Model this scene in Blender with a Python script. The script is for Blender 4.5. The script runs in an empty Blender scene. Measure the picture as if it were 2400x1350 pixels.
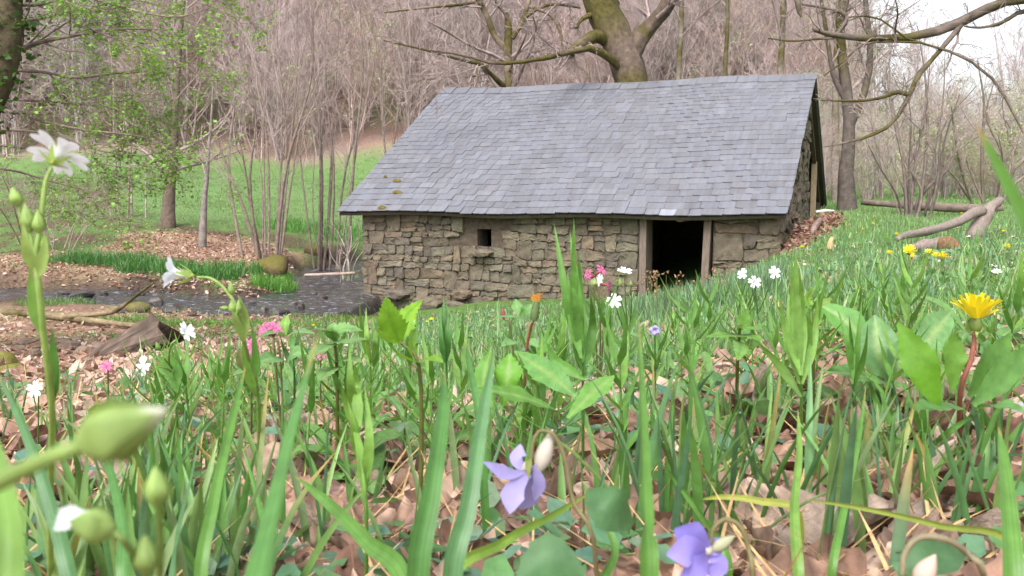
import bpy, math, random
import numpy as np
from mathutils import Vector, Matrix
RNG = np.random.default_rng(7)
random.seed(7)
S = bpy.context.scene
COL = S.collection

# ------------------------------------------------------------------ camera, sky, sun, exposure
F = 2200.0                       # focal length in photo pixels (photo 2400 x 1350)
PITCH = math.atan(235.0 / F)
cam_d = bpy.data.cameras.new('camera')
cam = bpy.data.objects.new('camera', cam_d)
COL.objects.link(cam)
cam.rotation_euler = (math.pi / 2 - PITCH, 0, 0)
cam_d.sensor_width = 36.0
cam_d.lens = 36.0 * F / 2400.0
cam_d.clip_start = 0.01
cam_d.clip_end = 2000
cam_d.dof.use_dof = True
cam_d.dof.focus_distance = 2.2
cam_d.dof.aperture_fstop = 30.0
S.camera = cam

SUN_EL, SUN_AZ = math.radians(52), math.radians(200)     # behind the photographer's right shoulder, veiled by cloud
world = bpy.data.worlds.new('World')
S.world = world
world.use_nodes = True
wn = world.node_tree
sky = wn.nodes.new('ShaderNodeTexSky')
sky.sky_type = 'NISHITA'
sky.sun_disc = False
sky.sun_elevation = SUN_EL
sky.sun_rotation = SUN_AZ
sky.air_density = 1.0
sky.dust_density = 4.0
hs = wn.nodes.new('ShaderNodeHueSaturation')             # closed cloud cover: nearly colourless
hs.inputs['Saturation'].default_value = 0.32
wn.links.new(sky.outputs[0], hs.inputs['Color'])
wn.links.new(hs.outputs[0], wn.nodes['Background'].inputs[0])
wn.nodes['Background'].inputs[1].default_value = 0.15
sun_d = bpy.data.lights.new('sun', 'SUN')
sun_d.energy = 1.2
sun_d.angle = math.radians(25)
sun_d.color = (1.0, 0.985, 0.965)
sun = bpy.data.objects.new('sun', sun_d)
COL.objects.link(sun)
sd = Vector((math.sin(SUN_AZ) * math.cos(SUN_EL), math.cos(SUN_AZ) * math.cos(SUN_EL), math.sin(SUN_EL)))
sun.rotation_euler = sd.to_track_quat('Z', 'Y').to_euler()
S.view_settings.view_transform = 'Standard'
S.view_settings.look = 'None'
S.view_settings.exposure = 1.35
S.view_settings.gamma = 1.0
S.render.engine = 'CYCLES'
S.cycles.max_bounces = 6
S.cycles.diffuse_bounces = 3
S.cycles.transparent_max_bounces = 8
S.cycles.use_denoising = True

# ------------------------------------------------------------------ pixel helpers
RGT = np.array([1.0, 0, 0])
UPC = np.array([0, math.sin(PITCH), math.cos(PITCH)])
FWD = np.array([0, math.cos(PITCH), -math.sin(PITCH)])

def ray(px, py):
    return FWD + RGT * ((px - 1200) / F) + UPC * ((675 - py) / F)

def P(px, py, d):                # point at depth d metres from the lens plane
    return ray(px, py) * d

def PY(px, py, Y):               # point on the same ray at world distance Y
    r = ray(px, py)
    return r * (Y / r[1])

# ------------------------------------------------------------------ noise
def _h(ix, iy, s):
    n = np.sin(ix * 127.1 + iy * 311.7 + s * 74.7) * 43758.5453
    return n - np.floor(n)

def vnoise(x, y, s=0):
    x = np.asarray(x, float); y = np.asarray(y, float)
    ix, iy = np.floor(x), np.floor(y)
    fx, fy = x - ix, y - iy
    fx = fx * fx * (3 - 2 * fx); fy = fy * fy * (3 - 2 * fy)
    a = _h(ix, iy, s); b = _h(ix + 1, iy, s); c = _h(ix, iy + 1, s); d = _h(ix + 1, iy + 1, s)
    return (a * (1 - fx) + b * fx) * (1 - fy) + (c * (1 - fx) + d * fx) * fy

def fbm(x, y, s=0, o=4):
    v = 0; a = .5
    for k in range(o):
        v = v + a * vnoise(np.asarray(x) * 2 ** k, np.asarray(y) * 2 ** k, s + k * 13)
        a *= .5
    return v

def sstep(a, b, x):
    t = np.clip((np.asarray(x, float) - a) / (b - a), 0, 1)
    return t * t * (3 - 2 * t)

# ------------------------------------------------------------------ terrain heights (z relative to the lens)
CTRL = []
def _c(px, Y, z): CTRL.append(((px - 1200) / F, math.log(Y), z / Y))
for px in (-400, 0, 400, 800, 1200):
    _c(px, .45, -.235); _c(px, 1.0, -.305)
for px in (1600, 2000, 2400, 2850):
    _c(px, .45, -.225); _c(px, 1.0, -.26 if px < 1900 else -.24)
for px, Y, z in [
    (1200, 2, -.43), (1200, 4, -.67), (1200, 8, -1.17), (1200, 12, -1.6),
    (800, 2, -.44), (800, 4, -.74), (800, 8, -1.3), (800, 12, -1.82), (800, 14.3, -2.05),
    (400, 2, -.45), (400, 4, -.8), (400, 7, -1.28), (400, 10, -1.66), (400, 13.5, -1.95), (400, 16, -2.0), (400, 20, -1.84), (400, 24, -1.66),
    (400, 28, -1.18), (400, 34, -.66), (400, 45, .45), (400, 58, 1.85),
    (0, 2, -.45), (0, 4, -.83), (0, 7, -1.36), (0, 10, -1.68), (0, 13, -1.92), (0, 17, -2.0), (0, 20, -1.82), (0, 26, -1.6), (0, 34, -.85), (0, 45, .3), (0, 58, 1.85),
    (-400, 4, -.83), (-400, 10, -1.7), (-400, 17, -2.0), (-400, 22, -1.8), (-400, 34, -.85), (-400, 58, 1.85),
    (700, 20, -1.95), (700, 24, -1.78), (700, 30, -1.36), (700, 44, .1), (700, 58, 1.5),
    (840, 17.6, -2.27), (980, 17.2, -2.3), (1100, 16.8, -2.1), (1250, 16.4, -2.0), (1500, 15.6, -1.86), (1640, 15.3, -1.72), (1710, 15.05, -1.5), (1800, 14.8, -1.2), (1838, 14.7, -1.08),
    (1600, 2, -.36), (1600, 4, -.56), (1600, 8, -1.02), (1600, 12, -1.42),
    (1840, 2, -.31), (1840, 4, -.44), (1840, 8, -.72), (1840, 12, -.95), (1920, 14.5, -.72), (1905, 16.5, -.6), (1960, 19, -.55), (1940, 24, -.5),
    (2130, 2, -.285), (2130, 2.8, -.30), (2130, 4, -.345), (2130, 7, -.5), (2130, 11, -.66), (2140, 18, -.57), (1985, 22, -.5), (2250, 35, -.33),
    (2400, 2, -.275), (2400, 4, -.32), (2400, 8, -.5), (2400, 14, -.58), (2400, 24, -.45), (2850, 4, -.3), (2850, 14, -.5), (2850, 35, -.3),
    (1300, 24, -1.9), (1300, 34, -1.0), (1300, 46, .1), (1300, 58, 1.3), (1700, 28, -.9), (1700, 46, 0.), (1700, 58, 1.),
    (2100, 50, -.1), (2400, 50, -.1), (2850, 50, 0.),
    (-400, 70, 8.4), (0, 70, 8.4), (400, 70, 8.4), (800, 70, 8.2), (1300, 70, 7.8), (1700, 70, 6.5), (2000, 70, 3.6), (2200, 70, 1.6), (2400, 70, 1.4), (2850, 70, 1.4),
    (-400, 105, 29), (0, 105, 29), (400, 105, 29), (800, 105, 29), (1300, 105, 28), (1700, 105, 24), (1850, 105, 18), (2000, 105, 10), (2200, 105, 4.5), (2400, 105, 4.5), (2850, 105, 5),
    (-400, 170, 45), (400, 170, 45), (1300, 170, 43), (1700, 170, 36), (2000, 170, 13), (2200, 170, 4), (2850, 170, 4)]:
    _c(px, Y, z)
CTRL = np.array(CTRL)
KU, KL = 2.2, 1.0
def _phi(r2): return .5 * r2 * np.log(r2 + 1e-9)
_A = np.c_[CTRL[:, 0] * KU, CTRL[:, 1] * KL]
_n = len(_A)
_K = _phi(((_A[:, None] - _A[None]) ** 2).sum(-1)) + np.eye(_n) * 2e-3
_Q = np.c_[np.ones(_n), _A]
_M = np.block([[_K, _Q], [_Q.T, np.zeros((3, 3))]])
_W = np.linalg.solve(_M, np.r_[CTRL[:, 2], 0, 0, 0])

# stream centre line (world x, y) read from the photograph at water level
WATER = -2.07
def _w(px, py):
    r = ray(px, py); return (r * (WATER / r[2]))[:2]
STREAM = np.array([_w(-700, 712), _w(-120, 690), _w(150, 687), (_w(330, 700)), _w(480, 716), _w(620, 720), _w(715, 706), _w(770, 676), _w(745, 652), _w(770, 634), _w(900, 612)])
SHALF = .82 * np.array([1.5, 1.4, 1.25, 1.25, 1.35, 1.4, 1.15, 1.0, 1.0, 1.0, 1.2])

def stream_d(x, y):              # signed clearance: distance to the centre line minus half width
    x = np.asarray(x, float); y = np.asarray(y, float)
    best = np.full(x.shape, 1e9)
    for i in range(len(STREAM) - 1):
        a, b = STREAM[i], STREAM[i + 1]
        ab = b - a
        t = np.clip(((x - a[0]) * ab[0] + (y - a[1]) * ab[1]) / (ab @ ab), 0, 1)
        d = np.hypot(x - a[0] - t * ab[0], y - a[1] - t * ab[1]) - (SHALF[i] * (1 - t) + SHALF[i + 1] * t)
        best = np.minimum(best, d)
    return best

def HT(x, y, rough=True):
    x = np.asarray(x, float); y = np.asarray(y, float)
    shp = x.shape
    x = x.ravel(); y = y.ravel()
    Y = np.maximum(y, .5)
    u = np.clip(x / Y, -.72, .72)
    q = np.c_[u * KU, np.log(np.minimum(Y, 170)) * KL]
    z = np.zeros(len(x))
    for k in range(0, len(x), 20000):
        qq = q[k:k + 20000]
        r2 = ((qq[:, None] - _A[None]) ** 2).sum(-1)
        z[k:k + 20000] = _phi(r2) @ _W[:_n] + _W[_n] + qq @ _W[_n + 1:]
    z = z * Y
    if rough:
        z = z + (fbm(x * 1.3, y * 1.3, 3) - .47) * .05 * sstep(.8, 5, Y) + (fbm(x * .35, y * .35, 9) - .47) * .25 * sstep(5, 18, Y) * (1 - sstep(0, 1, (np.abs(x - 1) < 6) * (np.abs(y - 16) < 5)))
        z = z + (fbm(x * 9, y * 9, 5, 2) - .4) * .02 + (fbm(x * .12, y * .12, 15) - .47) * 3 * sstep(62, 80, Y)
    sdist = stream_d(x, y) + (fbm(x * 1.7, y * 1.7, 21, 3) - .45) * 1.0
    m = 1 - sstep(-.35, .45, sdist)
    bed = WATER - .11 + (fbm(x * 2.2, y * 3.4, 31, 3) - .45) * .55
    ok = (Y > 11) & (Y < 30)
    z = np.where(ok, z * (1 - m) + np.minimum(bed, z) * m, z)
    return z.reshape(shp)

def hz(x, y): return float(HT(np.array([x]), np.array([y]))[0])

def GP(px, Y):                   # ground point seen in photo column px at distance Y
    z = -1.0
    for _ in range(4):
        d = Y * math.cos(PITCH) - z * math.sin(PITCH)
        x = (px - 1200) / F * d
        z = hz(x, Y)
    return np.array([x, Y, z])

def ground_hit(px, py):          # where the ray through a photo pixel meets the ground
    r = ray(px, py)
    t = np.exp(np.linspace(math.log(.4), math.log(110), 500))
    p = r[None] * t[:, None]
    below = p[:, 2] < HT(p[:, 0], p[:, 1])
    i = int(np.argmax(below)) if below.any() else len(t) - 1
    return p[i]

# ------------------------------------------------------------------ mesh building
def mesh_np(name, V, Q=None, T=None, C=None, mat=None, smooth=True):
    V = np.asarray(V, np.float32).reshape(-1, 3)
    Q = np.zeros((0, 4), np.int32) if Q is None else np.asarray(Q, np.int32).reshape(-1, 4)
    T = np.zeros((0, 3), np.int32) if T is None else np.asarray(T, np.int32).reshape(-1, 3)
    me = bpy.data.meshes.new(name)
    me.vertices.add(len(V)); me.vertices.foreach_set('co', V.ravel())
    nl = len(Q) * 4 + len(T) * 3
    me.loops.add(nl); me.loops.foreach_set('vertex_index', np.r_[Q.ravel(), T.ravel()].astype(np.int32))
    me.polygons.add(len(Q) + len(T))
    st = np.r_[np.arange(len(Q)) * 4, len(Q) * 4 + np.arange(len(T)) * 3].astype(np.int32)
    me.polygons.foreach_set('loop_start', st)
    try:
        me.polygons.foreach_set('loop_total', np.r_[np.full(len(Q), 4), np.full(len(T), 3)].astype(np.int32))
    except Exception:
        pass
    if C is not None:
        C = np.asarray(C, np.float32)
        if C.ndim == 1: C = np.tile(C, (len(V), 1))
        at = me.attributes.new('tint', 'FLOAT_COLOR', 'POINT')
        at.data.foreach_set('color', np.c_[C, np.ones(len(C))].astype(np.float32).ravel())
    me.update(calc_edges=True)
    if len(me.polygons):
        me.polygons.foreach_set('use_smooth', np.full(len(me.polygons), bool(smooth)))
    if mat: me.materials.append(mat)
    return me

def merge(parts):
    Vs, Qs, Ts, Cs = [], [], [], []; o = 0
    for V, Q, T, C in parts:
        V = np.asarray(V, float).reshape(-1, 3)
        Vs.append(V)
        if Q is not None and len(Q): Qs.append(np.asarray(Q).reshape(-1, 4) + o)
        if T is not None and len(T): Ts.append(np.asarray(T).reshape(-1, 3) + o)
        C = np.asarray(C, float)
        Cs.append(np.tile(C, (len(V), 1)) if C.ndim == 1 else C)
        o += len(V)
    return (np.concatenate(Vs), np.concatenate(Qs) if Qs else None, np.concatenate(Ts) if Ts else None, np.concatenate(Cs))

def add(name, me, parent=None, loc=None, label=None, cat=None, group=None, kind=None):
    o = bpy.data.objects.new(name, me)
    COL.objects.link(o)
    if parent is not None: o.parent = parent
    if loc is not None: o.location = loc
    if label: o['label'] = label
    if cat: o['category'] = cat
    if group: o['group'] = group
    if kind: o['kind'] = kind
    return o

def geo(name, g, mat, parent=None, smooth=True, origin=None, **kw):
    V, Q, T, C = g
    V = np.asarray(V, float).reshape(-1, 3)
    if origin is not None:
        V = V - np.asarray(origin)
    return add(name, mesh_np(name, V, Q, T, C, mat, smooth), parent, None if origin is None else Vector(origin), **kw)

def empty(name, loc, label, cat, group=None):
    return add(name, None, None, Vector(loc), label, cat, group)

def nrm(a):
    a = np.asarray(a, float)
    return a / np.maximum(np.linalg.norm(a, axis=-1, keepdims=True), 1e-9)

def cr(pts, n):                  # Catmull-Rom resampling
    p = np.asarray(pts, float)
    if len(p) == 2: return p[0] + (p[1] - p[0]) * np.linspace(0, 1, n)[:, None]
    q = np.vstack([2 * p[0] - p[1], p, 2 * p[-1] - p[-2]])
    t = np.linspace(0, len(p) - 1, n); i = np.minimum(t.astype(int), len(p) - 2); f = (t - i)[:, None]
    a, b, c, d = q[i], q[i + 1], q[i + 2], q[i + 3]
    return .5 * (2 * b + (c - a) * f + (2 * a - 5 * b + 4 * c - d) * f ** 2 + (3 * b - a - 3 * c + d) * f ** 3)

def tubes(Pn, R, k=5, C=(.2, .2, .2), lump=0.0):
    """Pn (N,m,3) centre lines, R (N,m) radii -> geometry; C colour (3), (N,3) or (N,m,3)."""
    Pn = np.asarray(Pn, float); R = np.asarray(R, float)
    if Pn.ndim == 2: Pn = Pn[None]; R = R[None]
    N, m, _ = Pn.shape
    Tn = nrm(np.gradient(Pn, axis=1))
    ax = nrm(Pn[:, -1] - Pn[:, 0])
    ref = np.where(np.abs(ax[:, 2:3]) > .8, np.array([[1., 0.13, 0]]), np.array([[0.11, 0, 1.]]))
    A = nrm(np.cross(Tn, ref[:, None])); B = np.cross(Tn, A)
    th = np.arange(k) * 2 * np.pi / k
    rr = R[..., None]
    if lump: rr = rr * (1 + lump * RNG.normal(size=(N, m, k)))
    V = Pn[:, :, None] + A[:, :, None] * (rr * np.cos(th))[..., None] + B[:, :, None] * (rr * np.sin(th))[..., None]
    base = (np.arange(N) * m * k)[:, None, None]
    j = np.arange(m - 1)[None, :, None] * k
    i = np.arange(k)[None, None]; i2 = (i + 1) % k
    Q = np.stack(np.broadcast_arrays(base + j + i, base + j + i2, base + j + k + i2, base + j + k + i), -1).reshape(-1, 4)
    C = np.asarray(C, float)
    if C.ndim == 1: Cv = np.tile(C, (N * m * k, 1))
    elif C.ndim == 2: Cv = np.repeat(C, m * k, 0)
    else: Cv = np.repeat(C.reshape(-1, 3), k, 0)
    return V.reshape(-1, 3), Q, None, Cv

def capped(Pn, R, k, C, lump=0.0):   # one tube with closed, slightly domed ends
    V, Q, T, Cv = tubes(Pn, R, k, C, lump)
    m = len(Pn); n = len(V)
    V = np.vstack([V, Pn[0], Pn[-1]]); Cv = np.vstack([Cv, Cv[:1], Cv[-1:]])
    i = np.arange(k); i2 = (i + 1) % k
    T = np.vstack([np.c_[np.full(k, n), i2, i], np.c_[np.full(k, n + 1), (m - 1) * k + i, (m - 1) * k + i2]])
    return V, Q, T, Cv

def sprout(Pn, R, n, t0, t1, ang, lr, rr, m, wander, up, rng, lmin=0.0, lenabs=None):
    """children of many branches at once: returns child centre lines and radii"""
    N, mp, _ = Pn.shape
    idx = np.repeat(np.arange(N), n)
    t = rng.uniform(t0, t1, len(idx))
    f = t * (mp - 1); i = np.minimum(f.astype(int), mp - 2); f = (f - i)[:, None]
    p = Pn[idx, i] * (1 - f) + Pn[idx, i + 1] * f
    tg = nrm(Pn[idx, i + 1] - Pn[idx, i])
    r0 = R[idx, i] * (1 - f[:, 0]) + R[idx, i + 1] * f[:, 0]
    rnd = rng.normal(size=tg.shape)
    perp = nrm(rnd - (rnd * tg).sum(1, keepdims=True) * tg)
    a = np.radians(rng.uniform(ang[0], ang[1], len(idx)))[:, None]
    d = nrm(tg * np.cos(a) + perp * np.sin(a))
    L = np.linalg.norm(np.diff(Pn, axis=1), axis=2).sum(1)[idx] * rng.uniform(lr[0], lr[1], len(idx)) * (1 - .35 * t)
    if lenabs is not None: L = rng.uniform(lenabs[0], lenabs[1], len(idx))
    L = np.maximum(L, lmin)
    st = (L / (m - 1))[:, None]
    out = [p]
    for k in range(m - 1):
        d = nrm(d + wander * rng.normal(size=d.shape) + np.array([0, 0, up]))
        p = p + d * st
        out.append(p)
    C = np.stack(out, 1)
    rad = np.minimum(r0 * rr, r0 * .9)[:, None] * np.linspace(1, .35, m)[None]
    return C, rad

def blades(base, h, w, az, lean, bend, segs, tint, across=2, twist=None, tipcol=None, fold=.25):
    base = np.asarray(base, float); N = len(base)
    t = np.linspace(0, 1, segs + 1)
    th = lean[:, None] + bend[:, None] * t[None] ** 1.3
    stp = (h / segs)[:, None]
    dr = np.sin(th) * stp; dz = np.cos(th) * stp
    r = np.concatenate([np.zeros((N, 1)), np.cumsum(dr[:, :-1], 1)], 1)
    z = np.concatenate([np.zeros((N, 1)), np.cumsum(dz[:, :-1], 1)], 1)
    dirh = np.c_[np.cos(az), np.sin(az), np.zeros(N)]
    ctr = base[:, None] + dirh[:, None] * r[..., None] + np.array([0, 0, 1.])[None, None] * z[..., None]
    tw = az + np.pi / 2 + (0 if twist is None else twist)
    side = np.c_[np.cos(tw), np.sin(tw), np.zeros(N)]
    prof = np.interp(t, [0, .15, .45, .75, .93, 1], [.55, .8, 1, .75, .3, .04])
    hw = (w / 2)[:, None] * prof[None]
    if across == 2:
        V = np.stack([ctr - side[:, None] * hw[..., None], ctr + side[:, None] * hw[..., None]], 2)
    else:
        up = nrm(np.cross(side[:, None], nrm(np.gradient(ctr, axis=1))))
        V = np.stack([ctr - side[:, None] * hw[..., None], ctr + up * (hw * fold * 2)[..., None], ctr + side[:, None] * hw[..., None]], 2)
    a = across
    b0 = (np.arange(N) * (segs + 1) * a)[:, None, None]
    j = (np.arange(segs) * a)[None, :, None]; i = np.arange(a - 1)[None, None]
    Q = np.stack(np.broadcast_arrays(b0 + j + i, b0 + j + i + 1, b0 + j + a + i + 1, b0 + j + a + i), -1).reshape(-1, 4)
    tint = np.asarray(tint, float)
    Cv = np.repeat(tint[:, None], segs + 1, 1)
    if tipcol is not None:
        k = (t[None, :, None]) ** 4
        Cv = Cv * (1 - k) + np.asarray(tipcol)[:, None] * k
    Cv = np.repeat(Cv.reshape(-1, 3), a, 0)
    return V.reshape(-1, 3), Q, None, Cv

def scatter(tmpl, faces, pos, M, tint, tmplC=None):
    """tmpl (n,3), faces tris or quads, pos (N,3), M (N,3,3)"""
    n = len(tmpl); N = len(pos)
    V = np.einsum('nij,kj->nki', M, tmpl) + pos[:, None]
    f = np.asarray(faces)
    Fc = (f[None] + (np.arange(N) * n)[:, None, None]).reshape(-1, f.shape[1])
    C = np.repeat(np.asarray(tint, float), n, 0)
    if tmplC is not None: C = C * np.tile(tmplC, (N, 1))
    return (V.reshape(-1, 3), Fc if f.shape[1] == 4 else None, Fc if f.shape[1] == 3 else None, C)

def rotM(yaw, pitch, roll, scale):
    cy, sy = np.cos(yaw), np.sin(yaw); cp, sp = np.cos(pitch), np.sin(pitch); c, s = np.cos(roll), np.sin(roll)
    o = np.zeros_like(cy); l = np.ones_like(cy)
    Z = np.stack([np.stack([cy, -sy, o], -1), np.stack([sy, cy, o], -1), np.stack([o, o, l], -1)], -2)
    X = np.stack([np.stack([l, o, o], -1), np.stack([o, cp, -sp], -1), np.stack([o, sp, cp], -1)], -2)
    Yr = np.stack([np.stack([c, o, s], -1), np.stack([o, l, o], -1), np.stack([-s, o, c], -1)], -2)
    return (Z @ X @ Yr) * np.asarray(scale)[:, None, None]

def strip(path, width, normal, n=12, across=5, fold=.0, cup=.0, wave=0., teeth=0, C=(.1, .3, .06), vein=None, thick=0):
    """leaf-like sheet along a path: width(t) callable in metres (full), normal = facing hint"""
    p = cr(path, n)
    t = np.linspace(0, 1, n)
    tg = nrm(np.gradient(p, axis=0))
    nv = np.asarray(normal, float)
    nv = nv if nv.ndim == 2 else np.tile(nv, (n, 1))
    side = nrm(np.cross(tg, nv)); nn = np.cross(side, tg)
    w = np.array([width(x) for x in t]) / 2
    if teeth:
        w = w * (1 + teeth * np.where(np.arange(n) % 2 == 0, 1, -1) * (t > .06) * (t < .96))
    s = np.linspace(-1, 1, across)
    off = side[:, None] * (s[None] * w[:, None])[..., None]
    lift = (fold * np.abs(s)[None] + cup * (s ** 2)[None]) * w[:, None] + wave * w[:, None] * np.sin(t * 17)[:, None] * (np.abs(s) ** 2)[None]
    V = p[:, None] + off + nn[:, None] * lift[..., None]
    if teeth:   # teeth point forward
        V = V + tg[:, None] * ((np.abs(s) > .9)[None] * (np.arange(n) % 2 == 0)[:, None] * w[:, None] * .25)[..., None]
    j = np.arange(n - 1)[:, None] * across; i = np.arange(across - 1)[None]
    Q = np.stack(np.broadcast_arrays(j + i, j + i + 1, j + across + i + 1, j + across + i), -1).reshape(-1, 4)
    Cv = np.tile(np.asarray(C, float), (n * across, 1))
    if vein is not None:
        k = (np.abs(s) < .12).astype(float); k = np.tile(k, n)[:, None]
        Cv = Cv * (1 - k) + np.asarray(vein) * k
    return V.reshape(-1, 3), Q, None, Cv

def lens_w(W, peak=.45, p0=.25):
    return lambda t: W * max(.03, (t / peak) ** .7 if t < peak else ((1 - t) / (1 - peak)) ** .8) if t > .0 else W * p0

def ovoid(c, axis, L, W, k=10, m=9, C=(.3, .5, .1), pt=1.0, tipC=None):
    """bud: body of revolution from base c along axis"""
    axis = nrm(axis)
    t = np.linspace(0, 1, m)
    r = W / 2 * np.sin(np.pi * np.clip(t, 0, 1) ** .8) ** .75 * (1 - .35 * t * pt)
    r[0] = W * .12; r[-1] = W * .03
    pth = np.asarray(c) + axis[None] * (t * L)[:, None]
    Cc = np.tile(np.asarray(C, float), (m, 1))
    if tipC is not None:
        kk = sstep(.72, .95, t)[:, None]; Cc = Cc * (1 - kk) + np.asarray(tipC) * kk
    return tubes(pth[None], r[None], k, Cc[None])
# ------------------------------------------------------------------ materials
def new_mat(name):
    m = bpy.data.materials.new(name); m.use_nodes = True
    nt = m.node_tree
    return m, nt, nt.nodes['Principled BSDF'], nt.nodes['Material Output']

def N(nt, t, **kw):
    n = nt.nodes.new(t)
    for k, v in kw.items():
        if k in n.inputs: n.inputs[k].default_value = v
        else: setattr(n, k, v)
    return n

def tint_mat(name, rough=.6, trans=0.0, scale=60., var=.35, bump=.0, bscale=None, spec=.3, fine=0.0, coords='Object', bdist=.01, stretch=None, rot=None, tcol=(1.2, 1.25, .75)):
    """colour comes from the piece's own 'tint'; noise gives grain, bump gives relief"""
    m, nt, bs, out = new_mat(name)
    at = N(nt, 'ShaderNodeAttribute', attribute_name='tint')
    tc = N(nt, 'ShaderNodeTexCoord')
    src = tc.outputs[coords]
    if stretch:
        mp = N(nt, 'ShaderNodeMapping'); mp.inputs['Scale'].default_value = stretch
        if rot: mp.vector_type = 'TEXTURE'; mp.inputs['Rotation'].default_value = rot
        nt.links.new(src, mp.inputs[0]); src = mp.outputs[0]
    no = N(nt, 'ShaderNodeTexNoise', Scale=scale, Detail=5.0, Roughness=.6)
    nt.links.new(src, no.inputs['Vector'])
    mr = N(nt, 'ShaderNodeMapRange')
    mr.inputs['From Min'].default_value = .3; mr.inputs['From Max'].default_value = .7
    mr.inputs['To Min'].default_value = 1 - var; mr.inputs['To Max'].default_value = 1 + var
    nt.links.new(no.outputs[0], mr.inputs[0])
    mx = N(nt, 'ShaderNodeVectorMath', operation='MULTIPLY')
    nt.links.new(at.outputs['Color'], mx.inputs[0]); nt.links.new(mr.outputs[0], mx.inputs[1])
    nt.links.new(mx.outputs[0], bs.inputs['Base Color'])
    bs.inputs['Roughness'].default_value = rough
    bs.inputs['Specular IOR Level'].default_value = spec
    if bump:
        nb = N(nt, 'ShaderNodeTexNoise', Scale=bscale or scale, Detail=6.0, Roughness=.65)
        nt.links.new(src, nb.inputs['Vector'])
        bu = N(nt, 'ShaderNodeBump', Strength=bump, Distance=bdist)
        nt.links.new(nb.outputs[0], bu.inputs['Height']); nt.links.new(bu.outputs[0], bs.inputs['Normal'])
    if trans:
        tr = N(nt, 'ShaderNodeBsdfTranslucent')
        g = N(nt, 'ShaderNodeVectorMath', operation='MULTIPLY'); g.inputs[1].default_value = tcol
        nt.links.new(mx.outputs[0], g.inputs[0]); nt.links.new(g.outputs[0], tr.inputs[0])
        ms = N(nt, 'ShaderNodeMixShader'); ms.inputs[0].default_value = trans
        nt.links.new(bs.outputs[0], ms.inputs[1]); nt.links.new(tr.outputs[0], ms.inputs[2])
        nt.links.new(ms.outputs[0], out.inputs[0])
    return m

M_ground = tint_mat('ground_soil', .9, 0, 14., .5, .7, 40., .1, coords='Object', bdist=.03)
M_grass = tint_mat('grass_leaf', .42, .35, 90., .18, 0, spec=.35)
M_leaf = tint_mat('green_leaf', .5, .35, 120., .2, .25, 300., spec=.3, bdist=.001)
M_petal = tint_mat('petal', .55, .3, 200., .06, spec=.2, tcol=(1.08, 1.08, 1.08))
M_dry = tint_mat('dry_leaf', .7, .2, 90., .3, .3, 160., spec=.2, bdist=.002, tcol=(1.1, 1.0, .85))
M_oak = tint_mat('oak_leaf', .65, .2, 5., .5, .5, 9., spec=.25, bdist=.03, tcol=(1.1, 1.0, .85))
M_bark = tint_mat('bark', .85, 0, 9., .4, .8, 22., .15, bdist=.02)
M_twig = tint_mat('twig', .8, 0, 5., .3, 0, spec=.15)
M_stone = tint_mat('rubble_stone', .88, 0, 7., .42, .9, 26., .2, bdist=.018)
M_rock = tint_mat('wet_rock', .45, 0, 9., .4, .7, 18., .4, bdist=.02)
M_wood = tint_mat('weathered_wood', .8, 0, 10., .35, .6, 30., .2, bdist=.006, stretch=(6, 6, .6))
M_moss = tint_mat('moss', .95, .1, 30., .35, 1., 120., .1, bdist=.02)

def mortar_mat():
    m, nt, bs, out = new_mat('earth_mortar')
    tc = N(nt, 'ShaderNodeTexCoord')
    no = N(nt, 'ShaderNodeTexNoise', Scale=12., Detail=8.); nt.links.new(tc.outputs['Object'], no.inputs['Vector'])
    cr_ = N(nt, 'ShaderNodeValToRGB'); e = cr_.color_ramp.elements
    e[0].position = .3; e[0].color = (.05, .037, .027, 1); e[1].position = .75; e[1].color = (.12, .092, .066, 1)
    nt.links.new(no.outputs[0], cr_.inputs[0]); nt.links.new(cr_.outputs[0], bs.inputs['Base Color'])
    bu = N(nt, 'ShaderNodeBump', Strength=.8, Distance=.02); nt.links.new(no.outputs[0], bu.inputs['Height']); nt.links.new(bu.outputs[0], bs.inputs['Normal'])
    bs.inputs['Roughness'].default_value = .95
    return m
M_mortar = mortar_mat()

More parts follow.
